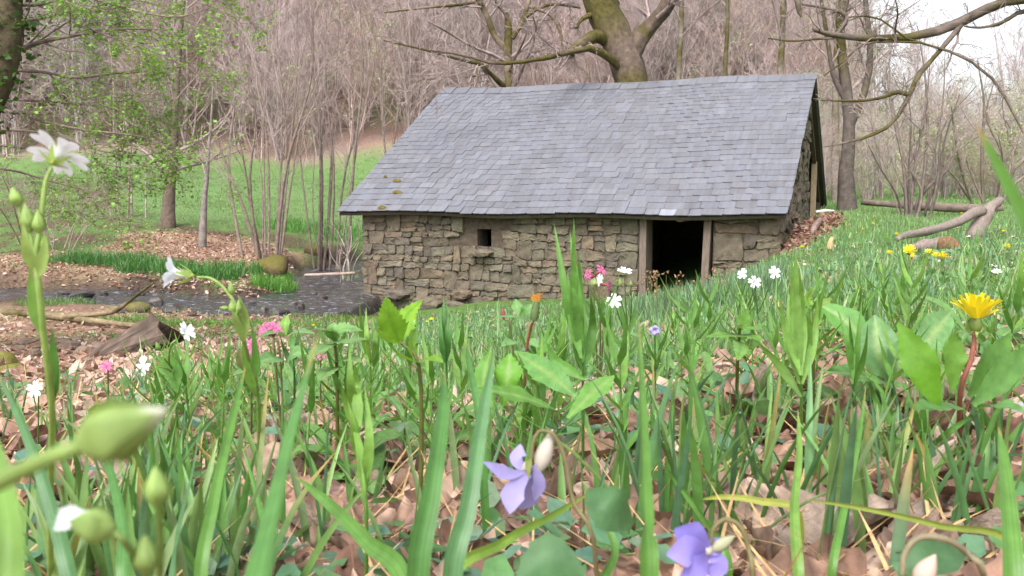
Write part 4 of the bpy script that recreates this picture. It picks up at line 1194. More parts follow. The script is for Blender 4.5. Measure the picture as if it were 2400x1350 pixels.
def rock(name, px, py, w, h, label, group=None, col=(.12, .10, .085), mat=None, moss=0, Y=None, deep=1.0, sink=.35):
    g = ground_hit(px, py) if Y is None else GP(px, Y)
    if Y is None and g[2] < WATER + .02: g = g * (WATER / g[2])
    d = g @ FWD
    sx, sz = w * d / F / 2, h * d / F / 2
    o = geo(name, rock_geo(rm, sx, sx * deep * rm.uniform(.7, 1.1), sz, np.array(col) * rm.uniform(.6, 1.2), moss=moss, seg=8, ringn=5), mat or M_rock, label=label, cat='stone', group=group, smooth=(name == 'mossy_stone'))
    o.location = Vector((g[0], g[1], g[2] + sz * (1 - 2 * sink))); o.rotation_euler = (rm.normal() * .12, rm.normal() * .12, rm.uniform(0, 6.28))
    return o
GR = 'wet stones in the stream'
for (px, py, w, h) in ((190, 695, 60, 20), (365, 712, 36, 24), (400, 735, 34, 22), (150, 690, 30, 14), (245, 688, 24, 14), (300, 676, 28, 12), (590, 712, 20, 14), (620, 728, 26, 16), (688, 715, 24, 14), (706, 722, 22, 18), (655, 735, 40, 18), (560, 700, 28, 12), (280, 735, 30, 14), (450, 742, 34, 14), (760, 700, 22, 12), (735, 690, 18, 10), (90, 706, 26, 12), (520, 740, 30, 12), (600, 690, 18, 10), (330, 690, 18, 10)):
    rock('stream_stone', px, py, w, h, 'dark wet stone breaking the surface of the stream', GR, (.07, .058, .052))
rock('mossy_stone', 318, 730, 66, 34, 'rounded mossy stone at the near edge of the stream', None, (.13, .10, .07), M_stone, .8)
rock('mossy_stone', 30, 905, 95, 60, 'mossy boulder at the left edge below the heap of stones', None, (.16, .12, .08), M_stone, 1.0, Y=4.6)
rock('mossy_stone', 5, 850, 60, 80, 'dark mossy boulder at the left edge behind the heap of stones', None, (.13, .10, .07), M_stone, .9, Y=6.4)
GS = 'brown stones heaped beside the hewn timber'
for (px, py, w, h) in ((60, 800, 46, 24), (84, 832, 40, 36), (140, 800, 60, 26), (165, 812, 50, 34), (198, 825, 46, 34), (215, 805, 44, 28), (118, 818, 44, 30), (150, 838, 56, 22), (232, 812, 36, 26), (45, 815, 36, 22), (180, 795, 40, 22), (70, 850, 46, 20), (100, 792, 40, 18), (205, 846, 40, 22), (95, 862, 70, 22)):
    rock('heap_stone', px, py + 8, w, h, 'angular brown stone in the heap beside the hewn timber', GS, (.21, .15, .12), M_stone, .12)
rock('mossy_stone', 640, 635, 110, 46, 'mossy root hummock under the coppiced clump on the far bank', None, (.15, .105, .065), M_moss, .7)
rock('mossy_stone', 745, 596, 70, 34, 'mossy overhanging bank stone under the smaller clump', None, (.12, .09, .06), M_moss, .8)
rock('mossy_stone', 300, 634, 70, 24, 'dark undercut bank lump below the grass tussock', None, (.07, .05, .04), M_moss, .1)
rock('flat_stone', 1885, 497, 26, 16, 'pale loose stone lying at the foot of the gable', None, (.26, .20, .14), M_stone, 0, Y=16.0, sink=.1)

# hewn timber, a hollowed half-log: block with a hooked end lying on the slope
def timber():
    """hollowed half-log lying hollow side down: two thick hewn flanks meeting in a ridge, open dark end to the right"""
    R0, R1 = P(222, 842, 7.7), P(368, 750, 8.35)
    N0, N1 = P(205, 866, 7.45), P(392, 800, 7.95)
    F0, F1 = P(300, 858, 8.3), P(446, 792, 8.9)
    ax_ = nrm(R1 - R0); M_tim = tint_mat('hewn_wood', .85, 0, 3., .55, .9, 5., .15, bdist=.02, stretch=(1.6, .12, .12), rot=tuple(Vector(ax_).to_track_quat('X', 'Z').to_euler()))
    o = empty('hewn_timber', N0, 'weathered hollowed half-log lying hollow side down on the left slope', 'timber')
    def slab(name, a0, a1, b0, b1, th, C, n=12):
        nn_ = nrm(np.cross(a1 - a0, b0 - a0)); V = []
        for k in range(n):
            t = k / (n - 1)
            for s in (0, .34, .68, 1):
                p = (a0 * (1 - t) + a1 * t) * (1 - s) + (b0 * (1 - t) + b1 * t) * s + nn_ * (.02 * math.sin(s * 3.1) + .010 * rm.normal())
                V.append(p)
            for s in (1, .68, .34, 0):
                V.append((a0 * (1 - t) + a1 * t) * (1 - s) + (b0 * (1 - t) + b1 * t) * s - nn_ * th)
        V = np.array(V); V[-8:] += rm.normal(size=(8, 3)) * .022; m = 8
        j = np.arange(n - 1)[:, None] * m; i = np.arange(m)[None]; i2 = (i + 1) % m
        Q = np.stack(np.broadcast_arrays(j + i, j + i2, j + m + i2, j + m + i), -1).reshape(-1, 4)
        e = (n - 1) * m
        Q = np.vstack([Q, [[0, 7, 6, 1], [1, 6, 5, 2], [2, 5, 4, 3]], [[e, e + 1, e + 6, e + 7], [e + 1, e + 2, e + 5, e + 6], [e + 2, e + 3, e + 4, e + 5]]])
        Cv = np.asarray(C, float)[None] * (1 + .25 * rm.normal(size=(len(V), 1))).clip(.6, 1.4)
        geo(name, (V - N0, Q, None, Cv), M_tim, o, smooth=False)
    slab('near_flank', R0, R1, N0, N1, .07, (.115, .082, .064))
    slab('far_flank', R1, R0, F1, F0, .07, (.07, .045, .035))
timber()

def fallen(name, label, paths, col, moss=0., k=8, mat=None, cat='branch', lump=.05, rest=True):
    """paths of (px, py, depth, width_px); the whole thing keeps its shape and sits where it is seen"""
    b = P(*paths[0][0][:3])
    o = empty(name, b, label, cat)
    for q, pth in enumerate(paths):
        p, w = limb(pth, 14)
        V, Q, T, C = capped(p, w, k, mossy(np.asarray(col), p[None], moss, q + 5)[0][None] if moss else np.asarray(col), lump)
        geo('limb' if q else 'main_limb', (V - b, Q, T, C), mat or M_bark, o)
    return o
def dep(px, py):                     # depth of the ground under a pixel
    return float(ground_hit(px, py) @ FWD)
d1 = dep(330, 770) * .99; d2 = dep(60, 740)
fallen('fallen_branch', 'mossy fallen branch lying along the near bank with a pale forked twig', [
    [(-60, 728, d2, 17), (60, 735, d2 * .99, 16), (180, 748, d1 * 1.02, 15), (260, 757, d1 * .99, 14), (345, 766, d1 * .97, 10)],
    [(150, 742, d1 * 1.02, 12), (225, 737, d1 * 1.02, 11), (268, 730, d1, 11), (300, 708, d1 * .99, 8), (335, 682, d1 * .98, 6), (364, 661, d1 * .97, 4)]], (.22, .17, .10), .35)
dR1 = dep(2120, 566); dR2 = dep(2300, 566)
fallen('fallen_branch', 'forked barkless branch lying on the meadow at the right', [
    [(2275, 562, 11.0, 34), (2300, 520, 11.2, 35), (2318, 492, 11.3, 30), (2330, 480, 11.4, 22), (2345, 470, 11.5, 20)],
    [(2305, 496, 11.2, 20), (2285, 498, 11.1, 22), (2240, 522, 10.8, 20), (2180, 540, 10.4, 19), (2140, 548, 10.2, 17), (2112, 554, 10.0, 15), (2104, 562, 9.9, 9)]], (.225, .18, .155), k=12, mat=M_wood, lump=.12)
lg = dep(2170, 490)
fallen('fallen_log', 'long fallen trunk lying across the meadow behind the forked branch', [
    [(2020, 474, 21, 12), (2100, 480, 20.5, 15), (2160, 483, 20.2, 20), (2240, 487, 20, 20), (2300, 488, 19.8, 18), (2352, 488, 19.6, 17)]], (.17, .13, .11), k=9, cat='log', lump=.1)
dl = dep(2190, 598)
fallen('log_end', 'short log with a torn orange end in front of the forked branch', [
    [(2138, 582, dl * 1.0, 18), (2160, 578, dl * 1.0, 30), (2195, 575, dl, 36), (2206, 576, dl * .995, 37)],
    [(2203, 577, dl * .995, 42), (2222, 577, dl * .99, 44), (2240, 580, dl * .985, 32), (2256, 584, dl * .98, 12)]], (.20, .155, .14), k=11, cat='log', mat=M_wood, lump=.09)
for c_ in bpy.data.objects:
    if c_.name.startswith('limb') and c_.parent and c_.parent.name.startswith('log_end'):
        at = c_.data.attributes['tint']; n_ = len(c_.data.vertices); at.data.foreach_set('color', np.tile((.17, .098, .05, 1), n_).astype(np.float32)); c_['label'] = 'torn orange-brown broken end'
d5 = dep(2390, 603)
fallen('fallen_stick', 'grey stick lying in the grass at the right edge below the log', [[(2320, 598, d5 * 1.05, 8), (2370, 594, d5, 13), (2440, 588, d5 * .98, 14)]], (.30, .25, .22), cat='stick')
fallen('bleached_stick', 'short bleached stick lying beside the gable on the leaves', [[(1912, 497, 17.5, 7), (1935, 494, 17.5, 8), (1955, 495, 17.5, 5)]], (.5, .46, .42), cat='stick')
d6 = dep(1915, 552)
fallen('bark_piece', 'curved piece of bark on the heap of dead leaves by the hut', [[(1904, 548, d6, 9), (1910, 532, d6 * 1.02, 16), (1922, 515, d6 * 1.05, 12)]], (.20, .14, .115), cat='bark')
d7 = dep(780, 655)
fallen('fallen_stick', 'pale stick lying across the stream beside the hut corner', [[(715, 645, 19.5, 7), (770, 643, 19.2, 8), (832, 640, 18.8, 7)]], (.30, .23, .19), cat='stick')
d8 = dep(1950, 565)
o = fallen('broken_splinter', 'pale splintered stump standing in the grass right of the leaf heap', [[(1944, 585, dep(1944, 590), 14), (1946, 568, dep(1944, 590), 13), (1952, 556, dep(1944, 590), 8)]], (.42, .30, .16), cat='stump', mat=M_wood)

# ------------------------------------------------------------------ mid-ground grass and leaf litter
rg = np.random.default_rng(51)
def polar_pts(n, Y0, Y1, p0, p1, power=1.0):
    Y = np.exp(rg.uniform(math.log(Y0), math.log(Y1), n)) if power == 0 else (Y0 ** power + rg.uniform(0, 1, n) * (Y1 ** power - Y0 ** power)) ** (1 / power)
    px = rg.uniform(p0, p1, n)
    x = (px - 1200) / F * Y * 1.0
    return px, x, Y
def hut_clear(x, Y):                 # true outside the hut's footprint
    lx = (x - H0[0]) * -_e[0] + (Y - H0[1]) * -_e[1]; ly = (x - H0[0]) * _nn[0] + (Y - H0[1]) * _nn[1]
    return ~((lx > -3.95) & (lx < 4.15) & (ly > .2) & (ly < 9.3))
GCOL = np.array([(.13, .26, .06), (.17, .30, .08), (.11, .22, .075), (.22, .32, .095), (.14, .24, .10), (.12, .24, .055), (.10, .19, .09), (.22, .29, .12), (.14, .22, .06)]) * [.93, 1., 1.1]
def gtint(n, r=rg): return GCOL[r.integers(len(GCOL), size=n)] * r.uniform(.75, 1.25, (n, 1))
def grass_field(name, label, px, x, Y, keep, hfun, wfun, segs=3, lean=.5, bend=.7, tint=None):
    x, Y, px = x[keep], Y[keep], px[keep]
    z = HT(x, Y); n = len(x)
    h = hfun(Y, n); w = wfun(Y, n)
    g = blades(np.c_[x, Y, z - .01], h, w, rg.uniform(0, 6.28, n), np.abs(rg.normal(size=n)) * lean * .5, rg.uniform(.1, 1, n) * bend, segs, gtint(n) if tint is None else tint(n), twist=rg.normal(size=n) * .5)
    return geo(name, g, M_grass, kind='stuff', label=label, cat='grass')
# meadow between the flowers and the hut
px, x, Y = polar_pts(56000, 1.6, 15.2, 300, 2480, 0)
nz = fbm(x * 1.1, Y * 1.1, 71)
dens = np.where(px < 750, .13, np.where(px < 1000, .4, .75)) * sstep(.30, .50, nz + .12 * (px > 1300)) + .12
keep = (rg.random(len(px)) < dens) & hut_clear(x, Y) & (stream_d(x, Y) > .1)
grass_field('meadow_grass', 'short spring grass on the meadow sloping to the hut', px, x, Y, keep, lambda Y, n: rg.uniform(.025, .075, n) * (1 + .05 * Y) * np.where(rg.random(n) < .07, rg.uniform(1.4, 2.2, n), 1), lambda Y, n: .003 + .0009 * Y * rg.uniform(.7, 1.3, n), 3, tint=lambda n: gtint(n) * [1.2, 1.12, 1.3])
# taller blue-green grass before the door
px, x, Y = polar_pts(3200, 3.0, 5.2, 1480, 1840, 1)
keep = rg.random(len(px)) < .9
grass_field('door_grass', 'dense taller grass standing in front of the doorway', px, x, Y, keep, lambda Y, n: rg.uniform(.06, .17, n), lambda Y, n: rg.uniform(.003, .006, n), 4, .35, .8, lambda n: np.array((.14, .23, .12))[None] * rg.uniform(.7, 1.35, (n, 1)))
# beyond the stream: bank tussocks and meadow
def patch(cx, cy, rx, ry, n, hh, ww, col, lean=.6, bend=1.2):
    g = ground_hit(cx, cy); 
    a = rg.uniform(0, 6.28, n); r = np.sqrt(rg.uniform(0, 1, n))
    x = g[0] + np.cos(a) * r * rx; Y = g[1] + np.sin(a) * r * ry
    return x, Y, np.full(n, hh), np.full(n, ww), np.tile(np.array(col), (n, 1))
rows = [patch(*a) for a in ((260, 622, 1.1, .5, 1500, .38, .016, (.075, .19, .05)), (370, 638, .9, .45, 1100, .36, .016, (.075, .19, .05)), (470, 650, .9, .5, 1100, .34, .016, (.08, .2, .05)), (160, 615, .5, .4, 400, .3, .015, (.08, .18, .05)), (545, 640, .7, .5, 600, .30, .015, (.08, .2, .05)),
    (655, 675, .55, .4, 900, .28, .014, (.12, .27, .05)), (640, 655, .5, .3, 500, .2, .014, (.11, .24, .05)), (790, 660, .5, .4, 500, .22, .014, (.14, .28, .06)), (700, 685, .6, .3, 350, .15, .014, (.12, .24, .05)),
    (330, 755, .8, .5, 400, .12, .010, (.10, .22, .04)), (140, 715, .8, .4, 450, .15, .012, (.10, .2, .05)), (420, 760, 1.0, .5, 800, .10, .010, (.12, .26, .05)), (560, 765, 1.2, .6, 1300, .10, .010, (.13, .26, .05)), (700, 765, 1.2, .6, 1300, .10, .010, (.14, .26, .05)), (790, 750, .8, .4, 700, .10, .010, (.16, .24, .04)), (480, 790, 1.2, .6, 900, .09, .008, (.12, .24, .05)), (250, 790, .9, .4, 300, .1, .009, (.09, .18, .04)),
    (820, 560, .9, 1.2, 700, .3, .02, (.11, .26, .06)), (720, 540, 1.6, 1.2, 1500, .28, .02, (.10, .24, .05)))]
x = np.concatenate([r[0] for r in rows]); Y = np.concatenate([r[1] for r in rows]); h = np.concatenate([r[2] for r in rows]); w = np.concatenate([r[3] for r in rows]); c = np.concatenate([r[4] for r in rows])
k = hut_clear(x, Y) & (stream_d(x, Y) > -.25)
x, Y, h, w, c = x[k], Y[k], h[k], w[k], c[k]; n = len(x)
geo('bank_grass', blades(np.c_[x, Y, HT(x, Y) - .02], h * rg.uniform(.5, 1.2, n), w * rg.uniform(.6, 1.2, n), rg.uniform(0, 6.28, n), np.abs(rg.normal(size=n)) * .35, rg.uniform(.2, 1.2, n), 3, c * rg.uniform(.7, 1.35, (n, 1)), twist=rg.normal(size=n) * .6), M_grass, kind='stuff', label='green grass tussocks along the stream banks', cat='grass')
px, x, Y = polar_pts(26000, 19, 58, -150, 900, 0)
nz = fbm(x * .6, Y * .6, 91)
lp = ((px - 470) / 200) ** 2 + ((Y - 23.8) / 3.5) ** 2 < 1
keep = hut_clear(x, Y) & (stream_d(x, Y) > .3) & (rg.random(len(px)) < np.where(Y > 29, np.where(px < 300, .25, .85) * (1 - .7 * sstep(.52, .62, nz)), sstep(.42, .6, nz) * .5)) & ~(lp & (rg.random(len(px)) < .93))
grass_field('far_meadow_grass', 'bright green meadow beyond the stream', px, x, Y, keep, lambda Y, n: rg.uniform(.05, .11, n), lambda Y, n: .0009 * Y * rg.uniform(.7, 1.3, n), 2, .5, .6, lambda n: np.array((.165, .235, .11))[None] * rg.uniform(.75, 1.3, (n, 1)))
px, x, Y = polar_pts(16000, 13, 48, 1900, 2560, 0)
keep = hut_clear(x, Y)
grass_field('right_meadow_grass', 'green meadow stretching back under the trees at the right', px, x, Y, keep, lambda Y, n: rg.uniform(.05, .11, n), lambda Y, n: .0009 * Y * rg.uniform(.7, 1.3, n), 2, .5, .6, lambda n: np.array((.19, .29, .115))[None] * rg.uniform(.75, 1.3, (n, 1)))
# low broad-leaved herbs in the meadow
px, x, Y = polar_pts(9000, 2.2, 12, 900, 2450, 0)
keep = hut_clear(x, Y) & (fbm(x * 1.6, Y * 1.6, 99) > .42)
x, Y = x[keep], Y[keep]; n = len(x)
tm = np.array([(0, 0, 0), (.45, -.28, .07), (1, 0, .0), (.45, .28, .07)])
V = scatter(tm, np.array([[0, 1, 2, 3]]), np.c_[x, Y, HT(x, Y) + rg.uniform(.0, .05, n)], rotM(rg.uniform(0, 6.3, n), rg.normal(size=n) * .5, -rg.uniform(0, .9, n), rg.uniform(.014, .034, n) * (1 + .05 * Y)), gtint(n) * [1.05, 1.05, 1.3])
geo('meadow_herbs', V, M_leaf, kind='stuff', label='low leafy herbs scattered through the meadow', cat='herbs')

# dead leaves as a mass
LT = np.array([(0, 0, 0), (.3, -.22, .05), (.3, 0, -.01), (.3, .22, .06), (.62, -.24, .07), (.62, 0, 0), (.62, .24, .05), (1, 0, .08)])
LQ = np.array([[1, 4, 5, 2], [2, 5, 6, 3]]); LTR = np.array([[0, 1, 2], [0, 2, 3], [4, 7, 5], [5, 7, 6]])
DRY = .84 * np.array([(.46, .30, .225), (.40, .245, .18), (.52, .37, .29), (.33, .19, .135), (.43, .27, .22), (.27, .15, .105), (.56, .43, .35)])
def litter(x, Y, size, lift=.01, r=rg):
    n = len(x)
    pos = np.c_[x, Y, HT(x, Y) + lift + r.uniform(0, .015, n)]
    M_ = rotM(r.uniform(0, 6.3, n), r.normal(size=n) * .35, r.normal(size=n) * .35, size)
    M_ = M_ * np.stack([np.ones(n), r.uniform(.7, 1.3, n), r.uniform(-1.5, 3.5, n)], -1)[:, None, :]
    t = DRY[r.integers(len(DRY), size=n)] * r.uniform(.75, 1.2, (n, 1))
    a = scatter(LT, LQ, pos, M_, t); b = scatter(LT, LTR, pos, M_, t)
    return a[0], a[1], b[2], a[3]
parts = []
px, x, Y = polar_pts(12000, 2.2, 15, 200, 2480, 0)
nz = fbm(x * .8, Y * .8, 111)
keep = hut_clear(x, Y) & (stream_d(x, Y) > -.15) & (rg.random(len(px)) < np.where(px < 900, .85, sstep(.40, .55, nz) * .8))
parts.append(litter(x[keep], Y[keep], rg.uniform(.025, .045, keep.sum()) * (1 + .06 * Y[keep])))
px, x, Y = polar_pts(6000, 4, 15, -150, 700, 0)
keep = (stream_d(x, Y) > -.2)
parts.append(litter(x[keep], Y[keep], rg.uniform(.05, .10, keep.sum())))
px, x, Y = polar_pts(11000, 17.5, 28, -150, 680, 1)
lp = (((px - 470) / 210) ** 2 + ((Y - 24.0) / 3.6) ** 2 < 1.1) | (((px - 60) / 330) ** 2 + ((Y - 21) / 2.5) ** 2 < 1)
keep = (stream_d(x, Y) > -.1) & (lp | (stream_d(x, Y) < .9) | (rg.random(len(px)) < .12))
parts.append(litter(x[keep], Y[keep], rg.uniform(.07, .12, keep.sum())))
px, x, Y = polar_pts(1700, 13.8, 17.6, 1846, 1985, 1)
keep = hut_clear(x, Y) & (((px - 1905) / 70) ** 2 + ((Y - 15.7) / 1.7) ** 2 < 1.0 + rg.normal(size=len(px)) * .3)
pl = litter(x[keep], Y[keep], rg.uniform(.06, .11, keep.sum()), .03); parts.append((pl[0], pl[1], pl[2], pl[3] * [.8, .68, .7]))
geo('leaf_litter', merge(parts), M_dry, kind='stuff', label='brown dead leaves strewn over banks and meadow', cat='leaf litter')
# ------------------------------------------------------------------ foreground plants
rf = np.random.default_rng(91)
TOCAM = np.array([0, -1., .25])
G1 = np.array((.105, .235, .045)); G2 = np.array((.08, .20, .05)); G3 = np.array((.17, .31, .065)); GB = np.array((.085, .19, .075)); LIME = np.array((.34, .48, .14)); WHT = np.array((.84, .86, .91))
PINKP = np.array((.60, .16, .32)); VIO = np.array((.35, .31, .60)); YEL = np.array((.88, .74, .03))

def sub(g, b): return (np.asarray(g[0], float).reshape(-1, 3) - np.asarray(b), g[1], g[2], g[3])
class Plant:
    def __init__(s, name, label, base, cat='plant', group=None):
        s.b = np.asarray(base, float); s.o = empty(name, s.b, label, cat, group)
    def part(s, name, g, mat, parent=None, **kw): return geo(name, sub(g, s.b), mat, parent or s.o, **kw)
    def stem(s, pts, r0, r1, col=LIME * .8, k=6, n=16, name='stem', mat=None):
        p = cr(pts, n); return s.part(name, tubes(p[None], np.linspace(r0, r1, n)[None], k, np.asarray(col, float)), mat or M_leaf)
    def leaf(s, pts, w, normal=TOCAM, col=G1, peak=.3, n=12, fold=.3, cup=0, wave=0, teeth=0, across=5, vein=None, name='leaf', parent=None, p0=.25, wf=None):
        return s.part(name, strip(pts, wf or lens_w(w, peak, p0), normal, n, across, fold, cup, wave, teeth, np.asarray(col) * rf.uniform(.88, 1.12), vein), M_leaf, parent)
    def bud(s, c, axis, L, W, col=LIME, tip=None, name='bud'):
        ax = nrm(axis)
        o = s.part(name, ovoid(c, ax, L, W, C=col, tipC=tip), M_leaf)
        # two clasping sepals, slightly proud
        u = nrm(np.cross(ax, [.3, -1, .2])); v = np.cross(ax, u)
        for k in range(3):
            a = k * 2.1 + rf.uniform(0, 1); rd = u * math.cos(a) + v * math.sin(a)
            pth = [np.asarray(c) + rd * W * .12, np.asarray(c) + ax * L * .4 + rd * W * .53, np.asarray(c) + ax * L * .93 + rd * W * .12]
            s.part('sepal', strip(pth, lens_w(W * .62, .4), rd, 8, 3, -.25, 0, 0, 0, np.asarray(col) * .88), M_leaf, o)
        return o
def dirn(n, u, v, el, az): return n * math.sin(el) + (u * math.cos(az) + v * math.sin(az)) * math.cos(el)
def frame(n):
    n = nrm(n); u = nrm(np.cross(n, [.2, .1, 1] if abs(n[2]) < .9 else [1, .1, .2])); return n, u, np.cross(n, u)
def stitch_flower(pl, C, face, R, el=.35, roll=0., col=WHT):
    """stitchwort flower: five petals, each cleft to the middle, on a cup of green sepals"""
    n, u, v = frame(face); C = np.asarray(C, float)
    o = pl.part('flower', ovoid(C - n * R * .22, n, R * .34, R * .24, C=(.45, .52, .12)), M_petal)
    for k in range(5):
        a0 = roll + k * 2 * math.pi / 5; lob = []
        e1 = el + rf.normal() * .1
        for s_ in (-1, 1):
            a1 = a0 + s_ * (.21 + rf.uniform(0, .05))
            d1 = dirn(n, u, v, e1 + .35, a0 + s_ * .12); d2 = dirn(n, u, v, e1 - .05, a1)
            pth = [C, C + d1 * R * .45, C + d2 * R * rf.uniform(.93, 1.04)]
            lob.append(strip(pth, lambda t, W=R * .34: W * (.35 + .65 * min(1, t / .65)) * (1 if t < .78 else math.sqrt(max(.02, 1 - ((t - .78) / .23) ** 2))), n, 10, 4, .0, .18, 0, 0, col * rf.uniform(.94, 1.0)))
        pl.part('petal', merge(lob), M_petal, o)
    for k in range(5):
        a0 = roll + (k + .5) * 2 * math.pi / 5
        pth = [C - n * R * .2, C - n * R * .12 + dirn(n, u, v, el * .7, a0) * R * .25, C - n * R * .03 + dirn(n, u, v, el * .9, a0) * R * .60]
        pl.part('sepal', strip(pth, lens_w(R * .24, .35), -n, 7, 3, .15, 0, 0, 0, LIME), M_leaf, o)
    st = []
    for k in range(9):
        d = dirn(n, u, v, 1.0 + rf.normal() * .15, rf.uniform(0, 6.28)); st.append(tubes(np.array([[C, C + d * R * .4]]), np.full((1, 2), R * .012), 3, (.75, .75, .5)))
        st.append(ovoid(C + d * R * .38, d, R * .07, R * .06, 5, 4, (.6, .5, .15)))
    pl.part('stamens', merge(st), M_petal, o)
    return o
def pair(pl, p, d0, L, w, spread=.35, col=G1, n=2, rot=None):
    """opposite narrow leaves clasping the stem at p, growing along d0"""
    d0, u, v = frame(d0); a = rf.uniform(0, 3.1) if rot is None else rot
    for k in range(n):
        rd = u * math.cos(a + k * 2 * math.pi / n) + v * math.sin(a + k * 2 * math.pi / n)
        LL = L * rf.uniform(.85, 1.1)
        pl.leaf([p, p + d0 * LL * .45 + rd * LL * .45 * spread * .8, p + d0 * LL * .95 + rd * LL * spread], w, normal=d0 * .3 - rd, col=col, peak=.22, fold=.28, n=10, across=3)

# --- tall stitchwort at the left edge
b = GP(118, .50)
s1 = Plant('stitchwort_plant', 'tall stitchwort with a white star flower and four buds at the left edge', b)
d = .34
s1.stem([b, P(118, 1150, .42), P(122, 960, .37), P(104, 800, .35), P(90, 660, d), P(84, 600, d), P(96, 520, d), P(106, 430, d), P(122, 392, d)], .0016, .0007, LIME * .9, n=26)
stitch_flower(s1, P(128, 372, d), np.array((.12, .60, .62)), .0115, el=.28, roll=.35)
for (px, py, ax, dep_, L, W) in ((44, 484, (-.3, 0, 1), d, .0072, .0052), (70, 545, (-.12, 0, 1), d, .0105, .0058), (92, 548, (.05, -.1, 1), d, .0088, .0052), (104, 588, (.12, 0, 1), d, .0058, .0034)):
    s1.bud(P(px, py, dep_), ax, L, W, LIME * .95)
s1.stem([P(44, 484, d), P(52, 530, d), P(76, 590, d)], .0005, .0006, n=8)
s1.stem([P(70, 545, d), P(76, 575, d), P(82, 600, d)], .0005, .0006, n=6)
s1.stem([P(92, 548, d), P(90, 575, d), P(86, 605, d)], .0005, .0006, n=6)
s1.leaf([P(84, 640, d), P(64, 580, d * .98), P(54, 520, d * .97)], .0052, col=LIME * .85)
s1.leaf([P(88, 650, d), P(104, 600, d * .98), P(106, 548, d * .97)], .0058, col=LIME * .8)
s1.leaf([P(100, 790, .35), P(80, 700, .345), P(70, 620, .34)], .006, col=G3)
s1.leaf([P(118, 960, .37), P(128, 860, .36), P(122, 770, .355)], .0065, col=G1)

# --- arching stitchwort
b = GP(606, .72)
s2 = Plant('stitchwort_plant', 'arching stitchwort whose white flower nods left above the stream', b)
d = .56
s2.stem([b, P(606, 950, .63), P(585, 850, .6), P(566, 780, .57), P(552, 715, d), P(522, 672, d), P(492, 652, d), P(462, 650, d)], .0016, .0008, LIME * .85, n=22)
stitch_flower(s2, P(440, 645, d), np.array((-.93, -.12, .10)), .0165, el=.85, roll=.2)
for (px, py, ax, L, W) in ((543, 693, (-.05, 0, 1), .0085, .0045), (546, 735, (-.1, 0, 1), .0080, .0050), (559, 735, (.05, 0, 1), .0085, .0042), (536, 722, (-1, 0, .05), .0055, .0028)):
    s2.bud(P(px, py, d), ax, L, W, LIME * .9)
s2.stem([P(543, 693, d), P(549, 715, d), P(556, 745, d)], .0005, .0007, n=6)
s2.leaf([P(572, 800, .57), P(556, 755, .56), P(542, 722, .555)], .0060, col=LIME * .8)
s2.leaf([P(572, 800, .57), P(574, 740, .565), P(558, 690, .56)], .0065, col=LIME * .75)
s2.leaf([P(600, 930, .62), P(580, 860, .6), P(568, 780, .585)], .0072, col=G3)
s2.leaf([P(598, 900, .62), P(600, 830, .61), P(590, 760, .6)], .0072, col=G1)

# --- stitchwort by the timber
b = GP(420, 1.05)
s3 = Plant('stitchwort_plant', 'low stitchwort with two white flowers in front of the hewn timber', b)
d = .92
s3.stem([b, P(408, 890, .97), P(396, 850, .94), P(400, 810, d), P(412, 797, d)], .0017, .0008, LIME * .8)
s3.stem([P(404, 872, .95), P(385, 862, .93), P(358, 860, d)], .001, .0008, LIME * .8, n=8)
stitch_flower(s3, P(430, 782, d), np.array((.75, -.35, .45)), .0118, el=.55)
stitch_flower(s3, P(344, 856, d), np.array((-.55, -.75, .25)), .0115, el=.35, roll=.6)
s3.bud(P(374, 822, d), (-.35, 0, 1), .0095, .0055, G3)
s3.stem([P(374, 822, d), P(384, 838, d), P(396, 855, .94)], .0006, .0008, n=6)
for q in ([(412, 895), (386, 850), (364, 832)], [(410, 880), (398, 840), (382, 818)], [(412, 900), (420, 870), (408, 838)], [(400, 880), (378, 862), (368, 862)], [(418, 920), (404, 895), (384, 880)]):
    s3.leaf([P(a, c, .95) for a, c in q], .0095, col=G1)

# --- stitchwort group left of the door, and the one right of it
b = GP(1470, 1.55)
s4 = Plant('stitchwort_plant', 'stitchwort with three white flowers standing left of the doorway', b)
d = 1.42
for pts in ([b, P(1470, 790, 1.5), P(1466, 700, 1.45), P(1464, 652, d)], [P(1470, 760, 1.48), P(1450, 690, 1.44), P(1424, 660, d)], [P(1474, 780, 1.5), P(1480, 720, 1.45), P(1478, 672, d)], [P(1468, 790, 1.5), P(1450, 740, 1.45), P(1442, 712, d)]):
    s4.stem(pts, .0012, .0008, G3, n=10)
stitch_flower(s4, P(1463, 642, d), np.array((.1, -.35, .8)), .0135, el=.55)
stitch_flower(s4, P(1412, 656, d), np.array((-.8, -.45, .1)), .0125, el=.5)
stitch_flower(s4, P(1440, 706, d), np.array((-.2, -.85, .4)), .0125, el=.2)
s4.bud(P(1453, 672, d), (0, 0, 1), .014, .0065, LIME * .8); s4.bud(P(1478, 672, d), (0, 0, 1), .010, .006, LIME * .85)
for q in ([(1472, 800), (1458, 740), (1450, 700)], [(1472, 790), (1486, 740), (1490, 700)], [(1470, 830), (1440, 790), (1430, 760)], [(1470, 840), (1500, 800), (1510, 760)]):
    s4.leaf([P(a, c, 1.47) for a, c in q], .008, col=G1)
b = GP(1775, 1.95)
s5 = Plant('stitchwort_plant', 'stitchwort with three small white flowers right of the doorway', b)
d = 1.75
for pts in ([b, P(1775, 720, 1.85), P(1752, 652, d)], [P(1776, 740, 1.85), P(1770, 672, d)], [P(1780, 730, 1.85), P(1812, 650, d)]): s5.stem(pts, .0012, .0008, G3, n=8)
stitch_flower(s5, P(1744, 645, d), np.array((-.55, -.5, .55)), .0135, el=.6); stitch_flower(s5, P(1768, 662, d), np.array((0, -.9, .4)), .0135, el=.3); stitch_flower(s5, P(1813, 640, d), np.array((.2, -.85, .4)), .0135, el=.3)
b = GP(960, 1.35)
